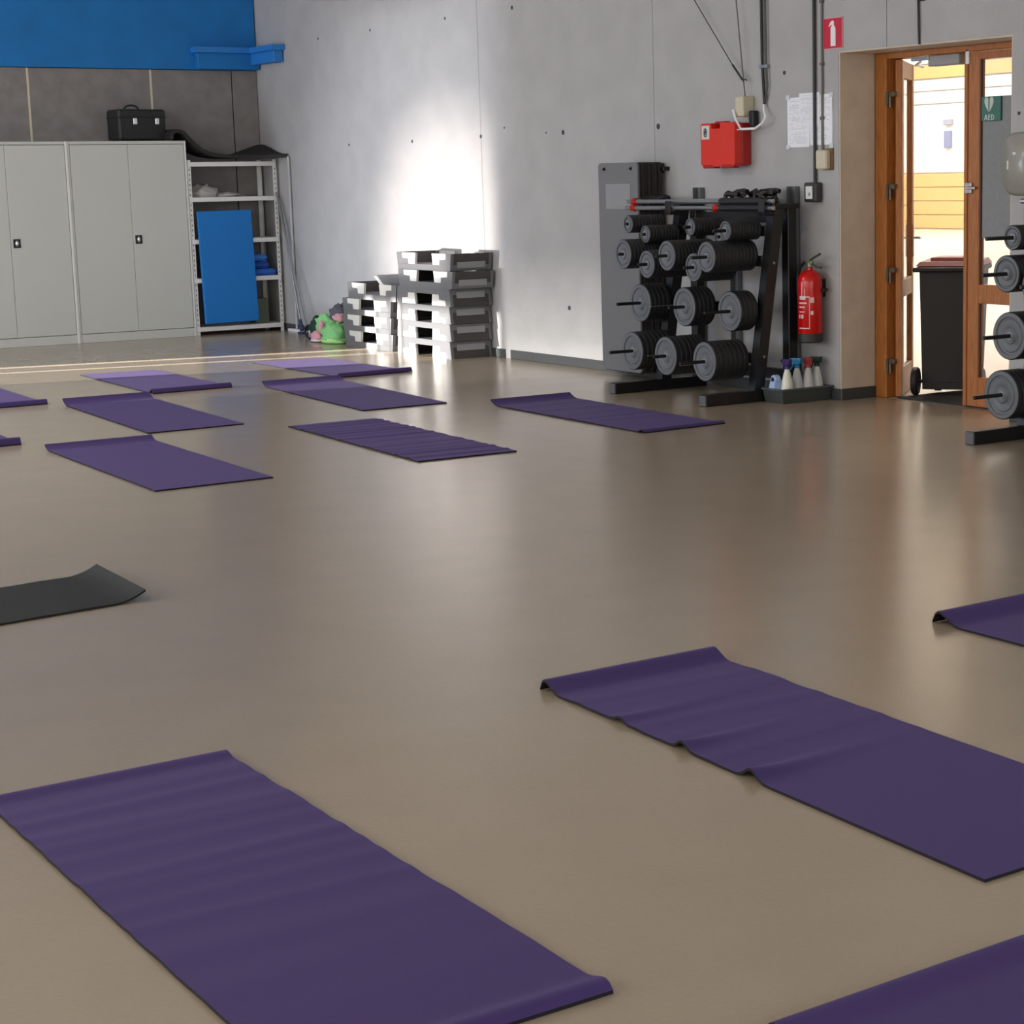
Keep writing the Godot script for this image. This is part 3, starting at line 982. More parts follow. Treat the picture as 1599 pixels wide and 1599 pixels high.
# ---------------------------------------------------------------- aerobic steps
func make_step() -> Node3D:
	var s := Node3D.new()
	var plat := MB.new()
	var top := [Vector2(-0.485, 0.098), Vector2(0.485, 0.098), Vector2(0.478, 0.143), Vector2(0.468, 0.148), Vector2(-0.468, 0.148), Vector2(-0.478, 0.143)]
	plat.prism(top, 0.40, Transform3D(Basis(V(0, 0, 1), V(0, 1, 0), V(-1, 0, 0)), V(0.2, 0, 0)))
	obj("platform", plat, M.step_grey, s)
	for e in [-1.0, 1.0]:
		for x in [0.2, -0.172]:
			var leg := MB.new()
			var wht := MB.new()
			var t := Transform3D(Basis(V(0, 0, 1), V(0, 1, 0), V(-1, 0, 0)), V(x, 0, 0))
			leg.prism([Vector2(0.5 * e, 0), Vector2(0.483 * e, 0.1), Vector2(0.285 * e, 0.1), Vector2(0.29 * e, 0.054), Vector2(0.40 * e, 0.048), Vector2(0.405 * e, 0)], 0.028, t)
			obj("leg", leg, M.step_grey, s)
			t.origin.x -= 0.003
			wht.prism([Vector2(0.150 * e, 0.002), Vector2(0.404 * e, 0.002), Vector2(0.398 * e, 0.048), Vector2(0.289 * e, 0.053), Vector2(0.284 * e, 0.098), Vector2(0.165 * e, 0.098)], 0.022, t)
			obj("leg_insert", wht, M.step_white, s)
		# end panel between the two side faces, its shading painted in as darker grey
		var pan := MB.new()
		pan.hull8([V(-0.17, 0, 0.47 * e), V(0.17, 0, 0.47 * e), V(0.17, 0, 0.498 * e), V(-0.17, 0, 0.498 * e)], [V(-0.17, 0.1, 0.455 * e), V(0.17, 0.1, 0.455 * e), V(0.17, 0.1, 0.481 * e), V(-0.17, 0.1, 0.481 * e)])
		obj("end_panel", pan, M.step_end_shaded, s)
		var g := MB.new()
		g.hull8([V(-0.135, 0.07, 0.46 * e), V(0.135, 0.07, 0.46 * e), V(0.135, 0.07, 0.494 * e), V(-0.135, 0.07, 0.494 * e)], [V(-0.135, 0.122, 0.46 * e), V(0.135, 0.122, 0.46 * e), V(0.135, 0.122, 0.486 * e), V(-0.135, 0.122, 0.486 * e)])
		obj("grip", g, mat("97989a", 0.5), s)
	return s

func _steps():
	var proto := make_step()
	var rows := [
		[V(-0.215, 0, 4.255), false, "bottom grey step of the tall stack, standing on the floor"],
		[V(-0.215, 0.149, 4.265), false, "second grey step from the floor in the tall stack"],
		[V(-0.212, 0.298, 4.262), false, "third grey step from the floor in the tall stack"],
		[V(-0.218, 0.447, 4.285), false, "topmost upright step of the tall stack, under the two upturned ones"],
		[V(-0.225, 0.596, 4.345), true, "lower of two upturned steps crowning the tall stack"],
		[V(-0.215, 0.745, 4.31), true, "topmost upturned grey step of the tall stack"],
		[V(-0.212, 0, 3.17), true, "bottom upturned step of the low stack, partly sunlit"],
		[V(-0.218, 0.149, 3.16), true, "second upturned step from the floor in the low stack"],
		[V(-0.212, 0.298, 3.155), true, "third upturned step from the floor in the low stack"],
		[V(-0.22, 0.447, 3.29), true, "topmost upturned step of the low stack, shoved towards the tall stack"],
	]
	for r in rows:
		var o := dup(proto, "aerobic_step", r[2], "aerobic step", "stacked aerobic steps against the wall")
		o.position = r[0]
		if r[1]:
			o.rotation.z = PI
			o.position.y += 0.148
	proto.free()
	var b := thing("step_riser", "loose grey step block sitting skew inside the top of the low stack", "step block", V(-0.2, 0.505, 3.45), 0.0)
	var g := MB.new()
	g.hull8([V(-0.10, 0.0, -0.02), V(0.10, 0.0, -0.02), V(0.10, 0.0, 0.20), V(-0.10, 0.0, 0.20)], [V(-0.14, 0.165, -0.20), V(0.14, 0.165, -0.20), V(0.14, 0.165, 0.32), V(-0.14, 0.165, 0.32)])
	obj("body", g, M.step_grey, b)
	var w := MB.new()
	w.hull8([V(-0.10, 0.0, -0.10), V(0.10, 0.0, -0.10), V(0.10, 0.0, -0.03), V(-0.10, 0.0, -0.03)], [V(-0.13, 0.15, -0.28), V(0.13, 0.15, -0.28), V(0.13, 0.15, -0.205), V(-0.13, 0.15, -0.205)])
	obj("end_piece", w, M.step_white, b)
	# coloured bags on the floor by the low stack
	var y0 := 0.002
	var g1 := thing("drawstring_bag", "bright green drawstring bag on the floor against the low step stack", "bag", V(-0.36, 0, 2.36))
	var b1 := MB.new()
	b1.blob(V(0, 0.085, 0), V(0.11, 0.115, 0.17), 0.5, 9.0, 2, y0)
	obj("body", b1, M.green_cloth, g1)
	var b2 := MB.new()
	b2.blob(V(-0.012, 0.03, 0), V(0.115, 0.045, 0.165), 0.3, 7.0, 5, y0)
	obj("hem", b2, M.green_pale, g1)
	var g2 := thing("sports_bag", "green and dark bag with a black loop strap, leftmost in the heap", "bag", V(-0.30, 0, 1.98))
	var b3 := MB.new()
	b3.blob(V(0.02, 0.14, 0.05), V(0.10, 0.12, 0.15), 0.5, 9.0, 12, y0)
	obj("body", b3, M.green_cloth, g2)
	var b4 := MB.new()
	b4.blob(V(-0.02, 0.10, -0.11), V(0.07, 0.12, 0.06), 0.4, 8.0, 13, y0)
	obj("end_pocket", b4, M.dark_green, g2)
	var loop := MB.new()
	var lp := []
	for i in 17:
		var t := TAU * i / 16.0
		lp.append(V(-0.06, 0.075 + 0.065 * sin(t), -0.20 + 0.10 * cos(t)))
	loop.tube(lp, 0.011, 8)
	obj("strap", loop, M.black_plastic, g2)
	var g3 := thing("shoe", "pale pink sports shoe lying between the green bags", "shoe", V(-0.44, 0, 2.12))
	var b5 := MB.new()
	b5.blob(V(0, 0.055, 0), V(0.05, 0.055, 0.085), 0.35, 8.0, 14, y0)
	b5.blob(V(0.03, 0.13, 0.05), V(0.03, 0.08, 0.03), 0.3, 8.0, 15, y0)
	obj("upper", b5, M.pink, g3)
	var b6 := MB.new()
	b6.blob(V(0, 0.018, 0), V(0.056, 0.018, 0.095), 0.1, 6.0, 16, y0)
	obj("sole", b6, M.white, g3)
	var g4 := thing("cap_bag", "grey and pink pouch on top of the heap of bags", "bag", V(-0.25, 0.195, 2.27))
	var b7 := MB.new()
	b7.blob(V(0, 0.07, 0), V(0.10, 0.095, 0.13), 0.5, 8.0, 17)
	obj("body", b7, M.grey_cloth, g4)
	var b8 := MB.new()
	b8.blob(V(-0.05, 0.04, 0.08), V(0.06, 0.045, 0.09), 0.4, 8.0, 18)
	obj("flap", b8, M.pink, g4)

# ---------------------------------------------------------------- mats hung on the wall
func _hung_mats():
	var n := 12
	for i in n:
		var x := -0.045 - i * 0.0185
		var front := i == n - 1
		var lab: String = "front grey mat of the hanging bundle, with a pale label patch" if front else ["hanging exercise mat closest to the wall, at the back of the bundle", "second hanging mat from the wall in the bundle", "third hanging mat from the wall in the bundle", "fourth hanging mat from the wall in the bundle", "fifth hanging mat from the wall in the bundle", "sixth hanging mat from the wall in the bundle", "seventh hanging mat from the wall in the bundle", "eighth hanging mat from the wall in the bundle", "ninth hanging mat from the wall in the bundle", "tenth hanging mat from the wall in the bundle", "hanging mat just behind the front grey one of the bundle"][i]
		var m := thing("hanging_mat", lab, "exercise mat", V(x, 0, 6.90 + 0.006 * sin(i * 2.3)), 0.0, "grey mats hung on the wall behind the plate rack")
		var b := MB.new()
		var y0 := 0.06 + 0.01 * sin(i * 1.7)
		var poly := []
		for c in [[0.03, y0 + 0.03, PI], [0.50, y0 + 0.03, 1.5 * PI], [0.50, 1.58, 0.0], [0.03, 1.58, 0.5 * PI]]:
			for k in 5:
				var t: float = c[2] + k * PI / 8.0
				poly.append(Vector2(c[0] + 0.03 * cos(t), c[1] + 0.03 * sin(t)))
		b.prism(poly, 0.0155, on_wall(0, 0, 0))
		obj("pad", b, M.grey_foam if front else M.dark_foam, m)
		if front:
			obj("label_patch", bx(V(-0.0175, 1.27, 0.10), V(-0.0155, 1.455, 0.43), 0.0005), mat("8f8f92", 0.6), m)
			for z in [0.085, 0.445]:
				var e := MB.new()
				e.lathe([Vector2(0, 0.0), Vector2(0.014, 0.0), Vector2(0.014, 0.003), Vector2(0.008, 0.004), Vector2(0, 0.002)], 14, Transform3D(Basis(V(0, 1, 0), V(-1, 0, 0), V(0, 0, 1)), V(-0.0155, 1.565, z)))
				obj("eyelet", e, M.black_metal, m)
	var h := thing("wall_hook", "black hook rail on the wall that carries the hanging grey mats", "hook", V(0, 0, 0))
	var hb := MB.new()
	hb.span(V(-0.03, 1.53, 6.92), V(0, 1.60, 7.40), 0.004)
	obj("rail", hb, M.black_metal, h)
	for z in [6.985, 7.345]:
		var p := MB.new()
		p.rod(V(-0.02, 1.565, z), V(-0.28, 1.565, z), 0.007, 10)
		obj("peg", p, M.black_metal, h)
	var ext := MB.new()
	ext.span(V(-0.06, 1.545, 7.40), V(-0.002, 1.575, 7.47), 0.003)
	obj("bracket", ext, M.black_metal, h)

# ---------------------------------------------------------------- plate racks
const ORD := ["front weight plate ", "second weight plate from the front ", "third weight plate from the front ", "fourth weight plate from the front ", "fifth weight plate from the front ", "sixth weight plate from the front ", "seventh weight plate from the front ", "eighth weight plate from the front ", "ninth weight plate from the front ", "tenth weight plate from the front ", "eleventh weight plate from the front ", "twelfth weight plate from the front ", "thirteenth weight plate from the front ", "fourteenth weight plate from the front ", "last weight plate at the back "]
var plates := {}
func make_plate(r: float, t: float) -> Node3D:
	# axis along -x, back face at local x = 0
	var p := Node3D.new()
	var A := Transform3D(Basis(V(0, 1, 0), V(-1, 0, 0), V(0, 0, 1)), Vector3.ZERO)
	var b := MB.new()
	b.lathe([Vector2(0.013, 0.001), Vector2(r - 0.006, 0.001), Vector2(r - 0.001, 0.004), Vector2(r, t * 0.5), Vector2(r - 0.001, t - 0.005), Vector2(r - 0.006, t - 0.001)], 36, A)
	obj("tyre", b, M.rubber, p)
	var f := MB.new()
	f.lathe([Vector2(r - 0.006, t - 0.0012), Vector2(r * 0.80, t - 0.001), Vector2(r * 0.775, t - 0.009), Vector2(r * 0.71, t - 0.011), Vector2(r * 0.66, t - 0.005), Vector2(r * 0.44, t - 0.004), Vector2(r * 0.36, t - 0.009), Vector2(r * 0.30, t - 0.001), Vector2(0.030, t - 0.001), Vector2(0.013, t - 0.0015)], 36, A)
	obj("face", f, M.plate, p)
	var h := MB.new()
	h.lathe([Vector2(0.012, 0.002), Vector2(0.012, t - 0.002), Vector2(0.022, t - 0.0018), Vector2(0.024, t), Vector2(0.020, t + 0.001), Vector2(0.013, t)], 20, A)
	obj("hub", h, M.hub, p)
	return p

func post_x(y: float) -> float:
	return -0.46 + 0.146 * y

func rack_frame(at: Vector3, label: String) -> Node3D:
	var r := thing("plate_rack", label, "weight rack", at, 0.0, "black A-frame plate racks along the wall")
	for z in [0.0, 1.09]:
		var f := MB.new()
		f.span(V(-0.90, 0, z), V(-0.10, 0.075, z + 0.075), 0.005)
		obj("foot", f, M.black_metal, r)
		var c := MB.new()
		c.span(V(-0.905, 0.003, z + 0.003), V(-0.898, 0.072, z + 0.072), 0.002)
		obj("end_cap", c, mat("5c5d60", 0.5), r)
		var p := MB.new()
		p.hull8([V(-0.50, 0.07, z), V(-0.42, 0.07, z), V(-0.42, 0.07, z + 0.075), V(-0.50, 0.07, z + 0.075)], [V(-0.31, 1.30, z), V(-0.23, 1.30, z), V(-0.23, 1.30, z + 0.075), V(-0.31, 1.30, z + 0.075)])
		obj("front_post", p, M.black_metal, r)
		var q := MB.new()
		q.span(V(-0.185, 0.07, z - 0.02 if z > 0.5 else z), V(-0.11, 1.30, z + 0.055 if z > 0.5 else z + 0.075), 0.005)
		obj("rear_post", q, M.black_metal, r)
		var t := MB.new()
		t.span(V(-0.33, 1.275, z - 0.005), V(-0.10, 1.31, z + 0.08), 0.006)
		t.span(V(-0.40, 1.235, z + 0.005), V(-0.31, 1.262, z + 0.07), 0.004)
		t.span(V(-0.40, 1.235, z + 0.005), V(-0.386, 1.33, z + 0.07), 0.004)
		obj("cradle", t, M.black_metal, r)
		for y in [0.30, 0.92]:
			var bo := MB.new()
			bo.rod(V(post_x(y), y, z + 0.074), V(post_x(y), y, z + 0.082), 0.009, 12)
			obj("bolt", bo, M.steel, r)
	for y in [0.285, 0.61, 0.93, 1.13]:
		var b := MB.new()
		b.span(V(post_x(y) - 0.035, y - 0.035, -0.14), V(post_x(y) + 0.015, y + 0.035, 1.08), 0.004)
		obj("crossbar", b, M.black_metal, r)
	for y in [0.12, 1.18]:
		obj("rear_brace", bx(V(-0.18, y, 0.05), V(-0.12, y + 0.07, 1.08), 0.004), M.black_metal, r)
	return r

func fill_peg(rack: Node3D, y: float, z: float, front: float, tip: float, r: float, t: float, where: String, grp: String, back := 0.0):
	# z is measured in the rack's own frame
	var wall := (post_x(y) if back == 0.0 else back) - 0.037
	var peg := MB.new()
	peg.rod(V(wall + 0.02, y, z), V(front - tip, y, z), 0.0115, 14)
	obj("peg", peg, M.black_metal, rack)
	var n := int(floor((wall - front) / t))
	for i in n:
		var key := "%.3f_%.3f" % [r, t]
		if not plates.has(key):
			plates[key] = make_plate(r, t)
		var p: Node3D = dup(plates[key], "weight_plate", ORD[i] + where, "weight plate", grp)
		p.position = rack.position + V(front + t * (i + 1), y, z)
		p.rotation.x = 1.7 * i + 3.0 * z

func _racks():
	var a := rack_frame(V(0, 0, 7.965), "black A-frame rack full of weight plates beside the fire extinguisher")
	var g := "plates on the rack by the extinguisher, %s"
	var S := 7.965
	fill_peg(a, 0.295, 8.04 - S, -0.75, 0.19, 0.135, 0.040, "on the extinguisher-side rack, bottom row, left peg", g % "bottom left peg")
	fill_peg(a, 0.285, 8.45 - S, -0.75, 0.10, 0.135, 0.040, "on the extinguisher-side rack, bottom row, middle peg", g % "bottom middle peg")
	fill_peg(a, 0.275, 8.90 - S, -0.745, 0.20, 0.135, 0.040, "on the extinguisher-side rack, bottom row, right peg", g % "bottom right peg")
	fill_peg(a, 0.62, 7.93 - S, -0.60, 0.20, 0.135, 0.036, "on the extinguisher-side rack, second row up, left peg", g % "second row left peg")
	fill_peg(a, 0.615, 8.47 - S, -0.60, 0.13, 0.135, 0.036, "on the extinguisher-side rack, second row up, middle peg", g % "second row middle peg")
	fill_peg(a, 0.605, 8.97 - S, -0.58, 0.21, 0.135, 0.036, "on the extinguisher-side rack, second row up, right peg", g % "second row right peg")
	fill_peg(a, 0.97, 7.95 - S, -0.75, 0.04, 0.104, 0.030, "on the extinguisher-side rack, third row up, far left peg", g % "third row far left peg")
	fill_peg(a, 0.97, 8.48 - S, -0.745, 0.09, 0.104, 0.030, "on the extinguisher-side rack, third row up, raised middle peg", g % "third row middle peg")
	fill_peg(a, 0.97, 8.92 - S, -0.73, 0.12, 0.104, 0.030, "on the extinguisher-side rack, third row up, raised right peg", g % "third row right peg")
	fill_peg(a, 0.905, 8.22 - S, -0.735, 0.07, 0.098, 0.030, "on the extinguisher-side rack, third row up, dropped left peg", g % "third row dropped left peg", -0.33)
	fill_peg(a, 0.895, 8.715 - S, -0.69, 0.08, 0.098, 0.030, "on the extinguisher-side rack, third row up, dropped right peg", g % "third row dropped right peg", -0.33)
	fill_peg(a, 1.175, 7.84 - S, -0.63, 0.02, 0.064, 0.026, "on the extinguisher-side rack, top row, far left peg", g % "top row far left peg")
	fill_peg(a, 1.16, 8.57 - S, -0.61, 0.05, 0.062, 0.026, "on the extinguisher-side rack, top row, middle peg", g % "top row middle peg")
	fill_peg(a, 1.14, 8.96 - S, -0.60, 0.10, 0.067, 0.026, "on the extinguisher-side rack, top row, right peg", g % "top row right peg")
	fill_peg(a, 1.105, 8.04 - S, -0.62, 0.02, 0.064, 0.026, "on the extinguisher-side rack, top row, dropped left peg", g % "top row dropped left peg")
	fill_peg(a, 1.095, 8.80 - S, -0.53, 0.02, 0.062, 0.026, "on the extinguisher-side rack, top row, dropped right peg", g % "top row dropped right peg")
	for k in [[0.268, 8.185, -0.72], [0.235, 8.65, -0.77], [0.60, 8.06, -0.60], [0.885, 7.98, -0.62], [0.885, 8.37, -0.62]]:
		var rod := MB.new()
		rod.rod(V(post_x(k[0]), k[0], k[1] - S), V(k[2], k[0], k[1] - S), 0.005, 8)
		obj("spare_pin", rod, M.steel, a)
	var b := rack_frame(V(0, 0, 11.59), "second black plate rack, cut by the right picture edge")
	g = "plates on the right-edge rack, %s"
	fill_peg(b, 0.255, 11.60 - 11.59, -0.635, 0.21, 0.140, 0.040, "on the right-edge rack, bottom row", g % "bottom peg")
	fill_peg(b, 0.585, 11.62 - 11.59, -0.595, 0.20, 0.135, 0.036, "on the right-edge rack, second row up", g % "second peg")
	fill_peg(b, 0.93, 11.595 - 11.59, -0.60, 0.18, 0.104, 0.030, "on the right-edge rack, third row up", g % "third peg")
	fill_peg(b, 1.13, 11.62 - 11.59, -0.58, 0.20, 0.070, 0.026, "on the right-edge rack, top row", g % "top peg")
	fill_peg(b, 0.87, 11.84 - 11.59, -0.62, 0.11, 0.104, 0.030, "on the right-edge rack, dropped third row", g % "dropped third peg", -0.34)
	for k in plates:
		plates[k].free()
	# bars resting across the cradles
	for k in [[V(-0.352, 1.327, 7.43), V(-0.352, 1.327, 9.17), "upper front barbell on top of the plate rack, red collar at its left"], [V(-0.366, 1.282, 7.43), V(-0.366, 1.282, 9.19), "lowest barbell hooked on the front of the plate rack, red collars"], [V(-0.17, 1.327, 7.43), V(-0.17, 1.327, 9.02), "rear barbell on the plate rack, nearest the wall"],
			[V(-0.352, 1.327, 11.46), V(-0.352, 1.327, 12.9), "barbell end with red collar on the right-edge rack"]]:
		var bb := thing("barbell", k[2], "barbell", Vector3.ZERO, 0.0, "barbells lying on the plate racks")
		var s := MB.new()
		s.rod(k[0], k[1], 0.0155, 16)
		obj("bar", s, M.steel, bb)
		var L: float = k[0].distance_to(k[1])
		var gr := MB.new()
		gr.rod((k[0] as Vector3).lerp(k[1], 0.66), (k[0] as Vector3).lerp(k[1], 0.97), 0.025, 16)
		obj("foam_grip", gr, M.black_plastic, bb)
		for u in ([0.04, 0.62] if "lowest" in k[2] else [0.04]):
			var p: Vector3 = (k[0] as Vector3).lerp(k[1], u)
			var c := MB.new()
			c.rod(p, p + V(0, 0, 0.05), 0.026, 18)
			obj("collar", c, M.red_dark, bb)
	var cr := RandomNumberGenerator.new()
	cr.seed = 3
	var spots := [[V(-0.30, 1.35, 8.60), 0.2], [V(-0.24, 1.35, 8.72), -0.4], [V(-0.20, 1.35, 8.80), 0.5], [V(-0.30, 1.35, 8.90), 0.9], [V(-0.25, 1.35, 9.0), -0.8], [V(-0.30, 1.31, 7.52), 1.2], [V(-0.25, 1.31, 7.60), 0.1], [V(-0.30, 1.35, 11.56), 0.3], [V(-0.26, 1.35, 11.70), -0.5]]
	var where := ["black bar clamp left of the clamp cluster on the rack top", "second black bar clamp in the cluster on the rack top", "third black bar clamp, nearest the wall in the cluster", "black bar clamp turned crosswise on the rack top", "last black bar clamp at the right end of the bars", "black bar clamp by the left red collars", "black bar clamp behind the left red collars", "black bar clamp on the right-edge rack, at its tip", "black bar clamp on the right-edge rack beside the red collar"]
	for i in spots.size():
		var c := thing("bar_clamp", where[i], "clamp", spots[i][0], spots[i][1], "bar clamps on the rack tops")
		c.scale = Vector3.ONE * 1.35
		var r := MB.new()
		var ring := []
		for k in 15:
			var t := TAU * k / 14.0
			ring.append(V(0.026 * cos(t), 0.0 + 0.026 * sin(t), 0))
		r.tube(ring, 0.011, 8)
		obj("ring", r, M.black_plastic, c)
		var h := MB.new()
		h.tube([V(0.02, 0.015, 0.0), V(0.035, 0.03, 0.03), V(0.03, 0.035, 0.085), V(0.02, 0.03, 0.11)], 0.012, 8)
		h.tube([V(-0.02, 0.015, 0.0), V(-0.03, 0.02, 0.04), V(-0.035, 0.015, 0.10)], 0.012, 8)
		obj("lever", h, M.black_plastic, c)
	var st := MB.new()
	st.rod(V(-0.20, 1.29, 9.0), V(-0.20, 1.285, 9.29), 0.014, 12)
	obj("end_peg", st, M.black_metal, a)
	var st2 := MB.new()
	st2.rod(V(-0.25, 1.27, -0.13), V(-0.25, 1.27, 0.0), 0.02, 12)
	obj("end_peg", st2, M.black_metal, b)
	# grey wall rails behind the rack
	for z in [7.86, 8.30, 8.96]:
		var top: float = 1.42 if z != 8.30 else 1.20
		var u := thing("wall_rail", ["left upright grey channel on the wall behind the plate rack", "middle upright grey channel behind the plates", "right upright grey channel ending above the plate rack"][[7.86, 8.30, 8.96].find(z)], "wall rail", V(0, 0, z), 0.0, "grey channels behind the plate rack")
		var w := MB.new()
		w.span(V(-0.006, 0.10, -0.045), V(0, top, 0.045), 0.001)
		w.span(V(-0.045, 0.10, -0.045), V(0, top, -0.038), 0.001)
		w.span(V(-0.045, 0.10, 0.038), V(0, top, 0.045), 0.001)
		obj("channel", w, mat("77797c", 0.45, 0.4), u)

# ---------------------------------------------------------------- things on the right wall
func _wall_items():
	# fire-extinguisher sign
	var sg := thing("fire_sign", "red square sign with a white fire extinguisher symbol", "sign", V(-0.004, 2.405, 9.37))
	obj("plate", bx(V(0, -0.10, -0.10), V(0.004, 0.10, 0.10), 0.001), M.sign_red, sg)
	var rim := MB.new()
	for k in [[-0.10, -0.10, 0.10, -0.095], [-0.10, 0.095, 0.10, 0.10], [-0.10, -0.10, -0.095, 0.10], [0.095, -0.10, 0.10, 0.10]]:
		rim.span(V(-0.001, k[1], k[0]), V(0.001, k[3], k[2]))
	obj("rim", rim, mat("e2a0a6", 0.5), sg)
	var ic := MB.new()
	ic.prism([Vector2(-0.022, -0.082), Vector2(0.028, -0.082), Vector2(0.028, 0.03), Vector2(0.018, 0.045), Vector2(0.012, 0.052), Vector2(0.012, 0.075), Vector2(-0.004, 0.082), Vector2(-0.028, 0.068), Vector2(-0.042, 0.045), Vector2(-0.034, 0.042), Vector2(-0.02, 0.055), Vector2(-0.008, 0.052), Vector2(-0.022, 0.035)], 0.001, on_wall(-0.0002, 0, 0))
	obj("symbol", ic, M.white, sg)
	# taped papers
	var pa := thing("paper_notice", "white paper notices taped one over the other on the concrete wall", "notice", V(0, 1.68, 8.88))
	var printed := func(sd: int) -> StandardMaterial3D:
		var im := Image.create(128, 176, false, Image.FORMAT_RGB8)
		im.fill(Color("f2f4fa"))
		var r := RandomNumberGenerator.new()
		r.seed = sd
		var y := 12
		while y < 164:
			var x := 12
			while x < 112:
				var w := r.randi_range(4, 14)
				if r.randf() < 0.72:
					im.fill_rect(Rect2i(x, y, mini(w, 114 - x), 2), Color("c4c6d0"))
				x += w + 4
			y += 6 if r.randf() < 0.8 else 14
		var m := mat("ffffff", 0.8)
		m.albedo_texture = ImageTexture.create_from_image(im)
		return m
	for k in [[0.0, 0.0, 0.24, 0.33, 0.0015, 1], [0.24, 0.01, 0.48, 0.34, 0.0015, 2], [0.13, 0.14, 0.35, 0.355, 0.003, 3]]:
		var s := SurfaceTool.new()
		s.begin(Mesh.PRIMITIVE_TRIANGLES)
		var N := 6
		for i in N:
			for j in N:
				for q in [[0, 0], [0, 1], [1, 1], [0, 0], [1, 1], [1, 0]]:
					var u := float(i + q[0]) / N
					var v := float(j + q[1]) / N
					s.set_uv(Vector2(u, 1.0 - v))
					s.add_vertex(V(-k[4] - 0.003 * absf(sin(u * 5.0 + v * 3.0)) * u, lerpf(k[1], k[3], v), lerpf(k[0], k[2], u)))
		s.generate_normals()
		var o := MeshInstance3D.new()
		o.mesh = s.commit()
		o.mesh.surface_set_material(0, printed.call(k[5]))
		put(o, "sheet", pa)
	var tp := MB.new()
	for c in [[0.0, 0.0], [0.0, 0.33], [0.46, 0.0], [0.46, 0.33]]:
		tp.span(V(-0.0075, c[1] - 0.012, c[0] - 0.01), V(-0.001, c[1] + 0.018, c[0] + 0.03), 0.0005)
	obj("tape", tp, mat("d6d8dc", 0.3), pa)
	# conduits, switch, small beige box
	var cd := thing("cable_conduit", "black conduit running up the wall from the black switch", "conduit", V(-0.016, 1.44, 9.19))
	var b := MB.new()
	b.rod(V(0, 0, 0), V(0, 3.14, 0), 0.011, 12)
	obj("pipe", b, mat("2c2c2d", 0.5), cd)
	var cg := thing("cable_conduit", "thin grey conduit down to the small beige wall box", "conduit", V(-0.012, 1.655, 9.265))
	var b2 := MB.new()
	b2.rod(V(0, 0, 0), V(0, 2.93, 0), 0.008, 12)
	obj("pipe", b2, mat("77746f", 0.6), cg)
	for y in [0.2, 0.55, 0.95]:
		obj("clip", bx(V(-0.012, y, -0.014), V(0.012, y + 0.02, 0.014), 0.003), mat("66635f", 0.5), cg)
	var sw := thing("wall_switch", "black wall switch with a white rocker at the conduit's foot", "switch", V(-0.02, 1.38, 9.19))
	obj("box", bx(V(-0.045, -0.065, -0.065), V(0.02, 0.065, 0.065), 0.01), mat("3a3b3c", 0.45), sw)
	obj("rocker", bx(V(-0.053, -0.045, -0.035), V(-0.044, 0.04, 0.035), 0.004), M.white, sw)
	var mk := MB.new()
	mk.rod(V(-0.052, -0.012, 0.008), V(-0.0545, -0.012, 0.008), 0.012, 12)
	obj("indicator", mk, mat("a0a2a4", 0.4), sw)
	var be := thing("alarm_box", "small beige box on a brown plate beside the doorway", "wall box", V(-0.004, 1.595, 9.295))
	obj("back_plate", bx(V(-0.012, -0.07, 0.0), V(0.004, 0.07, 0.075), 0.003), mat("7a5a3c", 0.6), be)
	obj("cover", bx(V(-0.05, -0.065, -0.055), V(-0.006, 0.06, 0.055), 0.008), M.beige, be)
	# crank unit with cables above the red case
	var cu := thing("crank_unit", "beige winch box with bent white crank handle above the red case", "winch", V(-0.01, 1.97, 8.47))
	obj("box", bx(V(-0.09, -0.07, -0.055), V(0.01, 0.07, 0.04), 0.008), M.beige, cu)
	var hd := MB.new()
	hd.tube([V(-0.10, -0.02, -0.06), V(-0.11, -0.08, -0.02), V(-0.11, -0.155, 0.04), V(-0.11, -0.16, -0.03), V(-0.11, -0.16, -0.05)], 0.009, 8)
	hd.tube([V(-0.11, -0.155, 0.04), V(-0.08, -0.155, 0.16), V(-0.06, -0.12, 0.22), V(-0.05, -0.08, 0.245), V(-0.03, -0.03, 0.20), V(-0.01, 0.01, 0.175)], 0.009, 8)
	obj("crank_handle", hd, M.white, cu)
	obj("socket", bx(V(-0.05, -0.14, 0.05), V(0.0, -0.03, 0.10), 0.006), M.black_metal, cu)
	var kn := MB.new()
	kn.rod(V(-0.01, -0.20, 0.03), V(-0.12, -0.20, 0.03), 0.012, 10)
	var dp := thing("cable_conduit", "pair of black conduits dropping to the winch box", "conduit", V(-0.02, 2.0, 8.62))
	for k in [[0.0, 0.011, "232323"], [0.045, 0.007, "4c4a48"]]:
		var t := MB.new()
		t.tube([V(0, 2.58, k[0]), V(0, 1.2, k[0]), V(0, 0.25, k[0] + 0.01), V(0, 0.1, k[0] + 0.022), V(0, -0.02, 0.03)], k[1], 8)
		obj("pipe", t, mat(k[2], 0.5), dp)
	obj("clip", bx(V(-0.014, 0.22, -0.012), V(0.012, 0.245, 0.07), 0.003), M.steel, dp)
	for k in [[[V(-0.05, 2.14, 8.455), V(-0.05, 2.27, 8.32), V(-0.05, 2.74, 7.88), V(-0.05, 4.58, 6.18)], "slanting steel cable with turnbuckle above the winch box"], [[V(-0.05, 2.04, 8.47), V(-0.05, 2.70, 8.38), V(-0.05, 4.58, 8.13)], "nearly upright steel cable rising from the winch box"]]:
		var w := thing("steel_cable", k[1], "cable", Vector3.ZERO, 0.0, "steel cables above the winch box")
		var t := MB.new()
		t.tube(k[0], 0.0038, 6)
		obj("wire", t, mat("4a4946", 0.5), w)
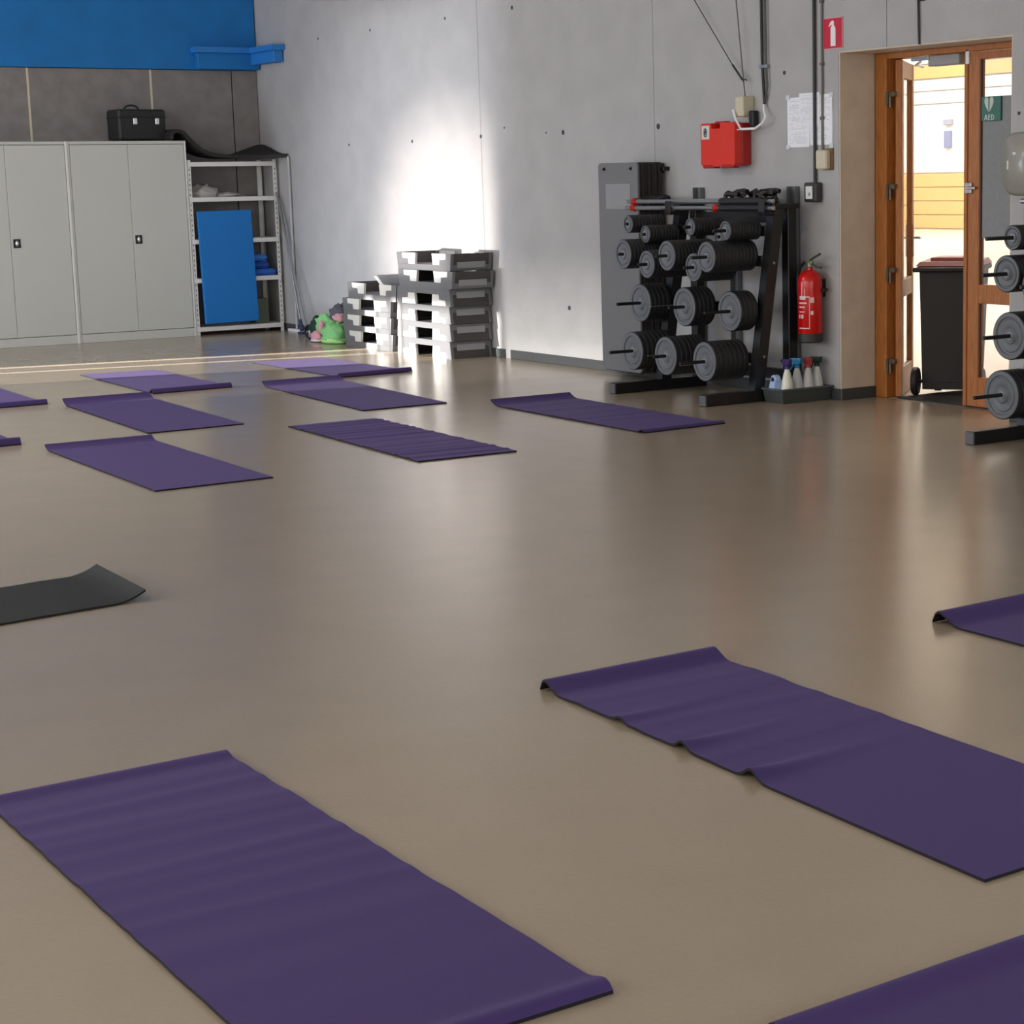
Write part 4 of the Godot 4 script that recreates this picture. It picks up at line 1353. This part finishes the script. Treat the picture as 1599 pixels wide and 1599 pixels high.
		if k[0].size() == 4:
			var tb := MB.new()
			tb.rod(V(-0.05, 2.155, 8.44), V(-0.05, 2.26, 8.33), 0.008, 8)
			tb.tube([V(-0.05, 2.15, 8.45), V(-0.05, 2.155, 8.48), V(-0.05, 2.145, 8.49)], 0.004, 6)
			obj("turnbuckle", tb, mat("2f2f2e", 0.5), w)
	var dc := thing("cable_conduit", "single black cable hanging down to the top of the doorway", "conduit", V(-0.012, 2.28, 10.21))
	var t3 := MB.new()
	t3.tube([V(0.008, 0.0, 0.0), V(0, 0.1, 0.003), V(0, 0.25, -0.002), V(0, 2.3, 0.0)], 0.0075, 8)
	obj("pipe", t3, mat("2a2928", 0.5), dc)
	obj("clip", bx(V(-0.01, 0.26, 0.0), V(0.012, 0.285, 0.05), 0.003), M.black_metal, dc)
	# red case
	var rc := thing("first_aid_case", "red plastic case with white label mounted on the wall", "case", V(0, 1.565, 8.075))
	var body := MB.new()
	var prof := [Vector2(0.02, 0.0), Vector2(0.38, 0.0), Vector2(0.40, 0.02), Vector2(0.40, 0.285), Vector2(0.385, 0.30), Vector2(0.235, 0.30), Vector2(0.23, 0.262), Vector2(0.13, 0.262), Vector2(0.125, 0.30), Vector2(0.015, 0.30), Vector2(0.0, 0.285), Vector2(0.0, 0.02)]
	body.prism(prof, 0.062, on_wall(-0.088, 0, 0))
	obj("front_shell", body, M.red, rc)
	var back := MB.new()
	back.span(V(-0.086, 0.004, 0.006), V(-0.002, 0.296, 0.398), 0.01)
	obj("back_shell", back, M.red_dark, rc)
	var hdl := MB.new()
	hdl.span(V(-0.115, 0.290, 0.12), V(-0.06, 0.312, 0.24), 0.006)
	obj("handle", hdl, M.red_dark, rc)
	for z in [[0.03, 0.15], [0.25, 0.37]]:
		obj("latch", bx(V(-0.155, -0.012, z[0]), V(-0.09, 0.012, z[1]), 0.004), M.red_dark, rc)
	obj("label", bx(V(-0.1515, 0.19, 0.012), V(-0.1495, 0.285, 0.105), 0.0005), mat("d2d2ce", 0.5), rc)
	var em := MB.new()
	var ringp := []
	for k in 17:
		var tt := TAU * k / 16.0
		ringp.append(V(-0.152, 0.236 + 0.028 * sin(tt), 0.058 + 0.014 * cos(tt)))
	em.tube(ringp, 0.004, 6)
	em.rod(V(-0.152, 0.225, 0.055), V(-0.152, 0.25, 0.062), 0.004, 6)
	obj("emblem", em, M.black_plastic, rc)
	# fire extinguisher
	var fe := thing("fire_extinguisher", "red fire extinguisher with black hose on the wall above the spray bottles", "fire extinguisher", V(-0.115, 0.385, 9.25))
	var cy := MB.new()
	cy.lathe([Vector2(0, 0.05), Vector2(0.080, 0.05), Vector2(0.083, 0.055), Vector2(0.083, 0.40), Vector2(0.079, 0.435), Vector2(0.064, 0.462), Vector2(0.040, 0.478), Vector2(0.022, 0.484), Vector2(0.020, 0.50), Vector2(0, 0.50)], 32)
	obj("cylinder", cy, mat("cc0f0c", 0.22), fe)
	var sk := MB.new()
	sk.lathe([Vector2(0, 0.0), Vector2(0.076, 0.0), Vector2(0.084, 0.008), Vector2(0.085, 0.062), Vector2(0.08, 0.066), Vector2(0, 0.066)], 32)
	obj("foot_ring", sk, mat("332f2f", 0.5), fe)
	var vl := MB.new()
	vl.rod(V(0, 0.50, 0), V(0, 0.535, 0), 0.018, 14)
	vl.span(V(-0.014, 0.52, -0.03), V(0.014, 0.545, 0.03), 0.004)
	obj("valve", vl, mat("8d9274", 0.35, 0.5), fe)
	var lv := MB.new()
	lv.tube([V(0, 0.545, 0.0), V(0, 0.56, 0.03), V(0, 0.592, 0.11)], 0.008, 8)
	lv.tube([V(0, 0.528, 0.02), V(0, 0.505, 0.07), V(0, 0.50, 0.12)], 0.008, 8)
	obj("lever", lv, mat("3d4a3c", 0.4), fe)
	var hs := MB.new()
	hs.tube([V(0, 0.53, -0.02), V(-0.01, 0.53, -0.05), V(-0.015, 0.50, -0.085), V(-0.018, 0.44, -0.105), V(-0.018, 0.34, -0.107), V(-0.018, 0.24, -0.098), V(-0.02, 0.17, -0.092)], 0.011, 10)
	obj("hose", hs, M.black_plastic, fe)
	var lb := MB.new()
	var strips := [[0.29, 0.315, -0.7, -0.1], [0.262, 0.272, -0.75, 0.0], [0.235, 0.245, -0.75, -0.15], [0.205, 0.212, -0.75, -0.2], [0.165, 0.19, -0.75, -0.62], [0.165, 0.19, -0.5, -0.3], [0.315, 0.40, -0.48, -0.42], [0.315, 0.36, -0.2, -0.15], [0.305, 0.312, -0.2, 0.25], [0.10, 0.305, 0.2, 0.25], [0.095, 0.103, -0.75, 0.25], [0.27, 0.305, 0.3, 0.6], [0.19, 0.215, 0.32, 0.55]]
	for s in strips:
		var n := 5
		for i in n:
			var t0: float = lerpf(s[2], s[3], float(i) / n)
			var t1: float = lerpf(s[2], s[3], float(i + 1) / n)
			var R := 0.0838
			# angle 0 faces the camera side of the cylinder
			var c0 := V(-cos(t0 + 0.62) * R, 0, sin(t0 + 0.62) * R)
			var c1 := V(-cos(t1 + 0.62) * R, 0, sin(t1 + 0.62) * R)
			lb.quad(c0 + V(0, s[0], 0), c1 + V(0, s[0], 0), c1 + V(0, s[1], 0), c0 + V(0, s[1], 0), 1)
	obj("print", lb, mat("e6cfcb", 0.5), fe)
	var bk := MB.new()
	bk.span(V(0.08, 0.30, -0.03), V(0.115, 0.42, 0.03), 0.004)
	bk.span(V(0.04, 0.34, -0.088), V(0.085, 0.36, 0.088), 0.003)
	obj("bracket", bk, M.black_metal, fe)
	# translucent oval dispenser by the right edge
	var ds := thing("defibrillator_case", "pale translucent oval case on the wall right of the doorway", "case", V(-0.002, 1.535, 11.215))
	var db := MB.new()
	var oval := []
	for k in 28:
		var t := TAU * k / 28.0
		oval.append(Vector2(0.165 * signf(cos(t)) * pow(absf(cos(t)), 0.6), 0.185 * signf(sin(t)) * pow(absf(sin(t)), 0.55)))
	var ring_in := []
	for q in oval:
		ring_in.append(q * 0.86)
	var tr := on_wall(0, 0, 0)
	db.xf = tr
	for k in 28:
		var k2 := (k + 1) % 28
		var p0: Vector2 = oval[k]
		var p1: Vector2 = oval[k2]
		var q0: Vector2 = ring_in[k]
		var q1: Vector2 = ring_in[k2]
		db.quad(V(p0.x, p0.y, 0), V(p1.x, p1.y, 0), V(p1.x, p1.y, 0.10), V(p0.x, p0.y, 0.10), 1)
		db.quad(V(p0.x, p0.y, 0.10), V(p1.x, p1.y, 0.10), V(q1.x, q1.y, 0.135), V(q0.x, q0.y, 0.135), 1)
		db.tri(V(q0.x, q0.y, 0.135), V(q1.x, q1.y, 0.135), V(0, 0, 0.14), 1)
	obj("cover", db, mat("9d9a92", 0.22), ds)
	var kn2 := MB.new()
	kn2.xf = tr
	kn2.blob(V(-0.03, 0.06, 0.138), V(0.014, 0.009, 0.008))
	obj("knob", kn2, M.white, ds)
	var sl2 := MB.new()
	sl2.xf = tr
	sl2.tube([V(-0.085, 0.02, 0.136), V(-0.085, -0.03, 0.136)], 0.006, 8)
	obj("catch", sl2, M.white, ds)

func _small():
	# tray with cleaning bottles
	var t := thing("storage_tray", "dark grey tray on the floor at the foot of the extinguisher", "tray", V(-0.43, 0, 9.155))
	var b := MB.new()
	var W := 0.40
	var L := 0.195
	b.span(V(0, 0, 0), V(W, 0.012, L), 0.004)
	b.hull8([V(0.0, 0.006, 0), V(0.016, 0.006, 0), V(0.016, 0.006, L), V(0.0, 0.006, L)], [V(-0.012, 0.09, -0.01), V(0.004, 0.09, -0.01), V(0.004, 0.09, L + 0.01), V(-0.012, 0.09, L + 0.01)])
	b.hull8([V(W - 0.016, 0.006, 0), V(W, 0.006, 0), V(W, 0.006, L), V(W - 0.016, 0.006, L)], [V(W - 0.004, 0.09, -0.01), V(W + 0.01, 0.09, -0.01), V(W + 0.01, 0.09, L + 0.01), V(W - 0.004, 0.09, L + 0.01)])
	b.hull8([V(0, 0.006, 0), V(W, 0.006, 0), V(W, 0.006, 0.016), V(0, 0.006, 0.016)], [V(-0.01, 0.09, -0.012), V(W + 0.01, 0.09, -0.012), V(W + 0.01, 0.09, 0.004), V(-0.01, 0.09, 0.004)])
	b.hull8([V(0, 0.006, L - 0.016), V(W, 0.006, L - 0.016), V(W, 0.006, L), V(0, 0.006, L)], [V(-0.01, 0.09, L - 0.004), V(W + 0.01, 0.09, L - 0.004), V(W + 0.01, 0.09, L + 0.012), V(-0.01, 0.09, L + 0.012)])
	obj("body", b, mat("3f4443", 0.5), t)
	var rm := MB.new()
	rm.span(V(-0.022, 0.082, -0.022), V(-0.004, 0.098, L + 0.022), 0.005)
	rm.span(V(W + 0.004, 0.082, -0.022), V(W + 0.02, 0.098, L + 0.022), 0.005)
	rm.span(V(-0.02, 0.082, L + 0.004), V(W + 0.02, 0.098, L + 0.022), 0.005)
	rm.span(V(-0.02, 0.082, -0.022), V(W + 0.02, 0.098, -0.004), 0.005)
	obj("rim", rm, mat("4d5352", 0.45), t)
	obj("insert", bx(V(0.004, 0.012, 0.004), V(W - 0.004, 0.055, L - 0.004), 0.003), mat("2c3030", 0.6), t)
	var y := 0.056
	var defs := [
		[V(-0.335, y, 9.275), "e4e2d2", "35265c", "white spray bottle with purple spray head", 0.0],
		[V(-0.235, y, 9.255), "bfc1c0", "1f7fb4", "clear spray bottle with bright blue spray head", 0.3],
		[V(-0.165, y, 9.285), "c8c6c4", "b23a40", "clear spray bottle with small red cap and white head", -0.2],
		[V(-0.072, y, 9.265), "dcdcd8", "16342a", "white spray bottle with dark green spray head, rightmost in the tray", 0.2],
	]
	for d in defs:
		var s := thing("spray_bottle", d[3] + (" in the floor tray" if not "tray" in d[3] else ""), "spray bottle", d[0], d[4], "spray bottles in the floor tray")
		s.scale = V(1.0, 1.16, 1.0)
		var bm := mat(d[1], 0.3)
		var bo := MB.new()
		bo.lathe([Vector2(0, 0), Vector2(0.040, 0), Vector2(0.044, 0.006), Vector2(0.043, 0.03), Vector2(0.036, 0.07), Vector2(0.024, 0.118), Vector2(0.017, 0.135), Vector2(0.016, 0.145), Vector2(0, 0.145)], 20)
		obj("bottle", bo, bm, s)
		var hm := mat(d[2], 0.4)
		var h := MB.new()
		h.rod(V(0, 0.14, 0), V(0, 0.165, 0), 0.019, 14)
		h.hull8([V(-0.016, 0.165, -0.03), V(0.016, 0.165, -0.03), V(0.016, 0.165, 0.028), V(-0.016, 0.165, 0.028)], [V(-0.012, 0.198, -0.045), V(0.012, 0.198, -0.045), V(0.012, 0.20, 0.04), V(-0.012, 0.20, 0.04)])
		h.rod(V(0, 0.186, -0.045), V(0, 0.186, -0.066), 0.008, 8)
		obj("spray_head", h, hm, s)
		var g := MB.new()
		g.tube([V(0, 0.172, -0.028), V(0, 0.15, -0.038), V(0, 0.132, -0.052)], 0.005, 6)
		obj("trigger", g, hm, s)
	var bl := thing("wipes_bottle", "light blue plastic bottle with dark round opening, leftmost in the tray", "bottle", V(-0.445, y, 9.29), 0.0)
	bl.position.x = -0.385
	bl.position.z = 9.215
	var bb := MB.new()
	bb.hull8([V(-0.045, 0, -0.035), V(0.045, 0, -0.035), V(0.045, 0, 0.035), V(-0.045, 0, 0.035)], [V(-0.024, 0.10, -0.022), V(0.024, 0.10, -0.022), V(0.024, 0.10, 0.022), V(-0.024, 0.10, 0.022)])
	bb.rod(V(-0.026, 0.095, 0), V(0.024, 0.095, 0), 0.032, 18)
	obj("body", bb, mat("a9c0ea", 0.4), bl)
	var hole := MB.new()
	hole.rod(V(-0.0245, 0.095, 0), V(-0.0275, 0.095, 0), 0.017, 16)
	obj("opening", hole, mat("0e1430", 0.6), bl)
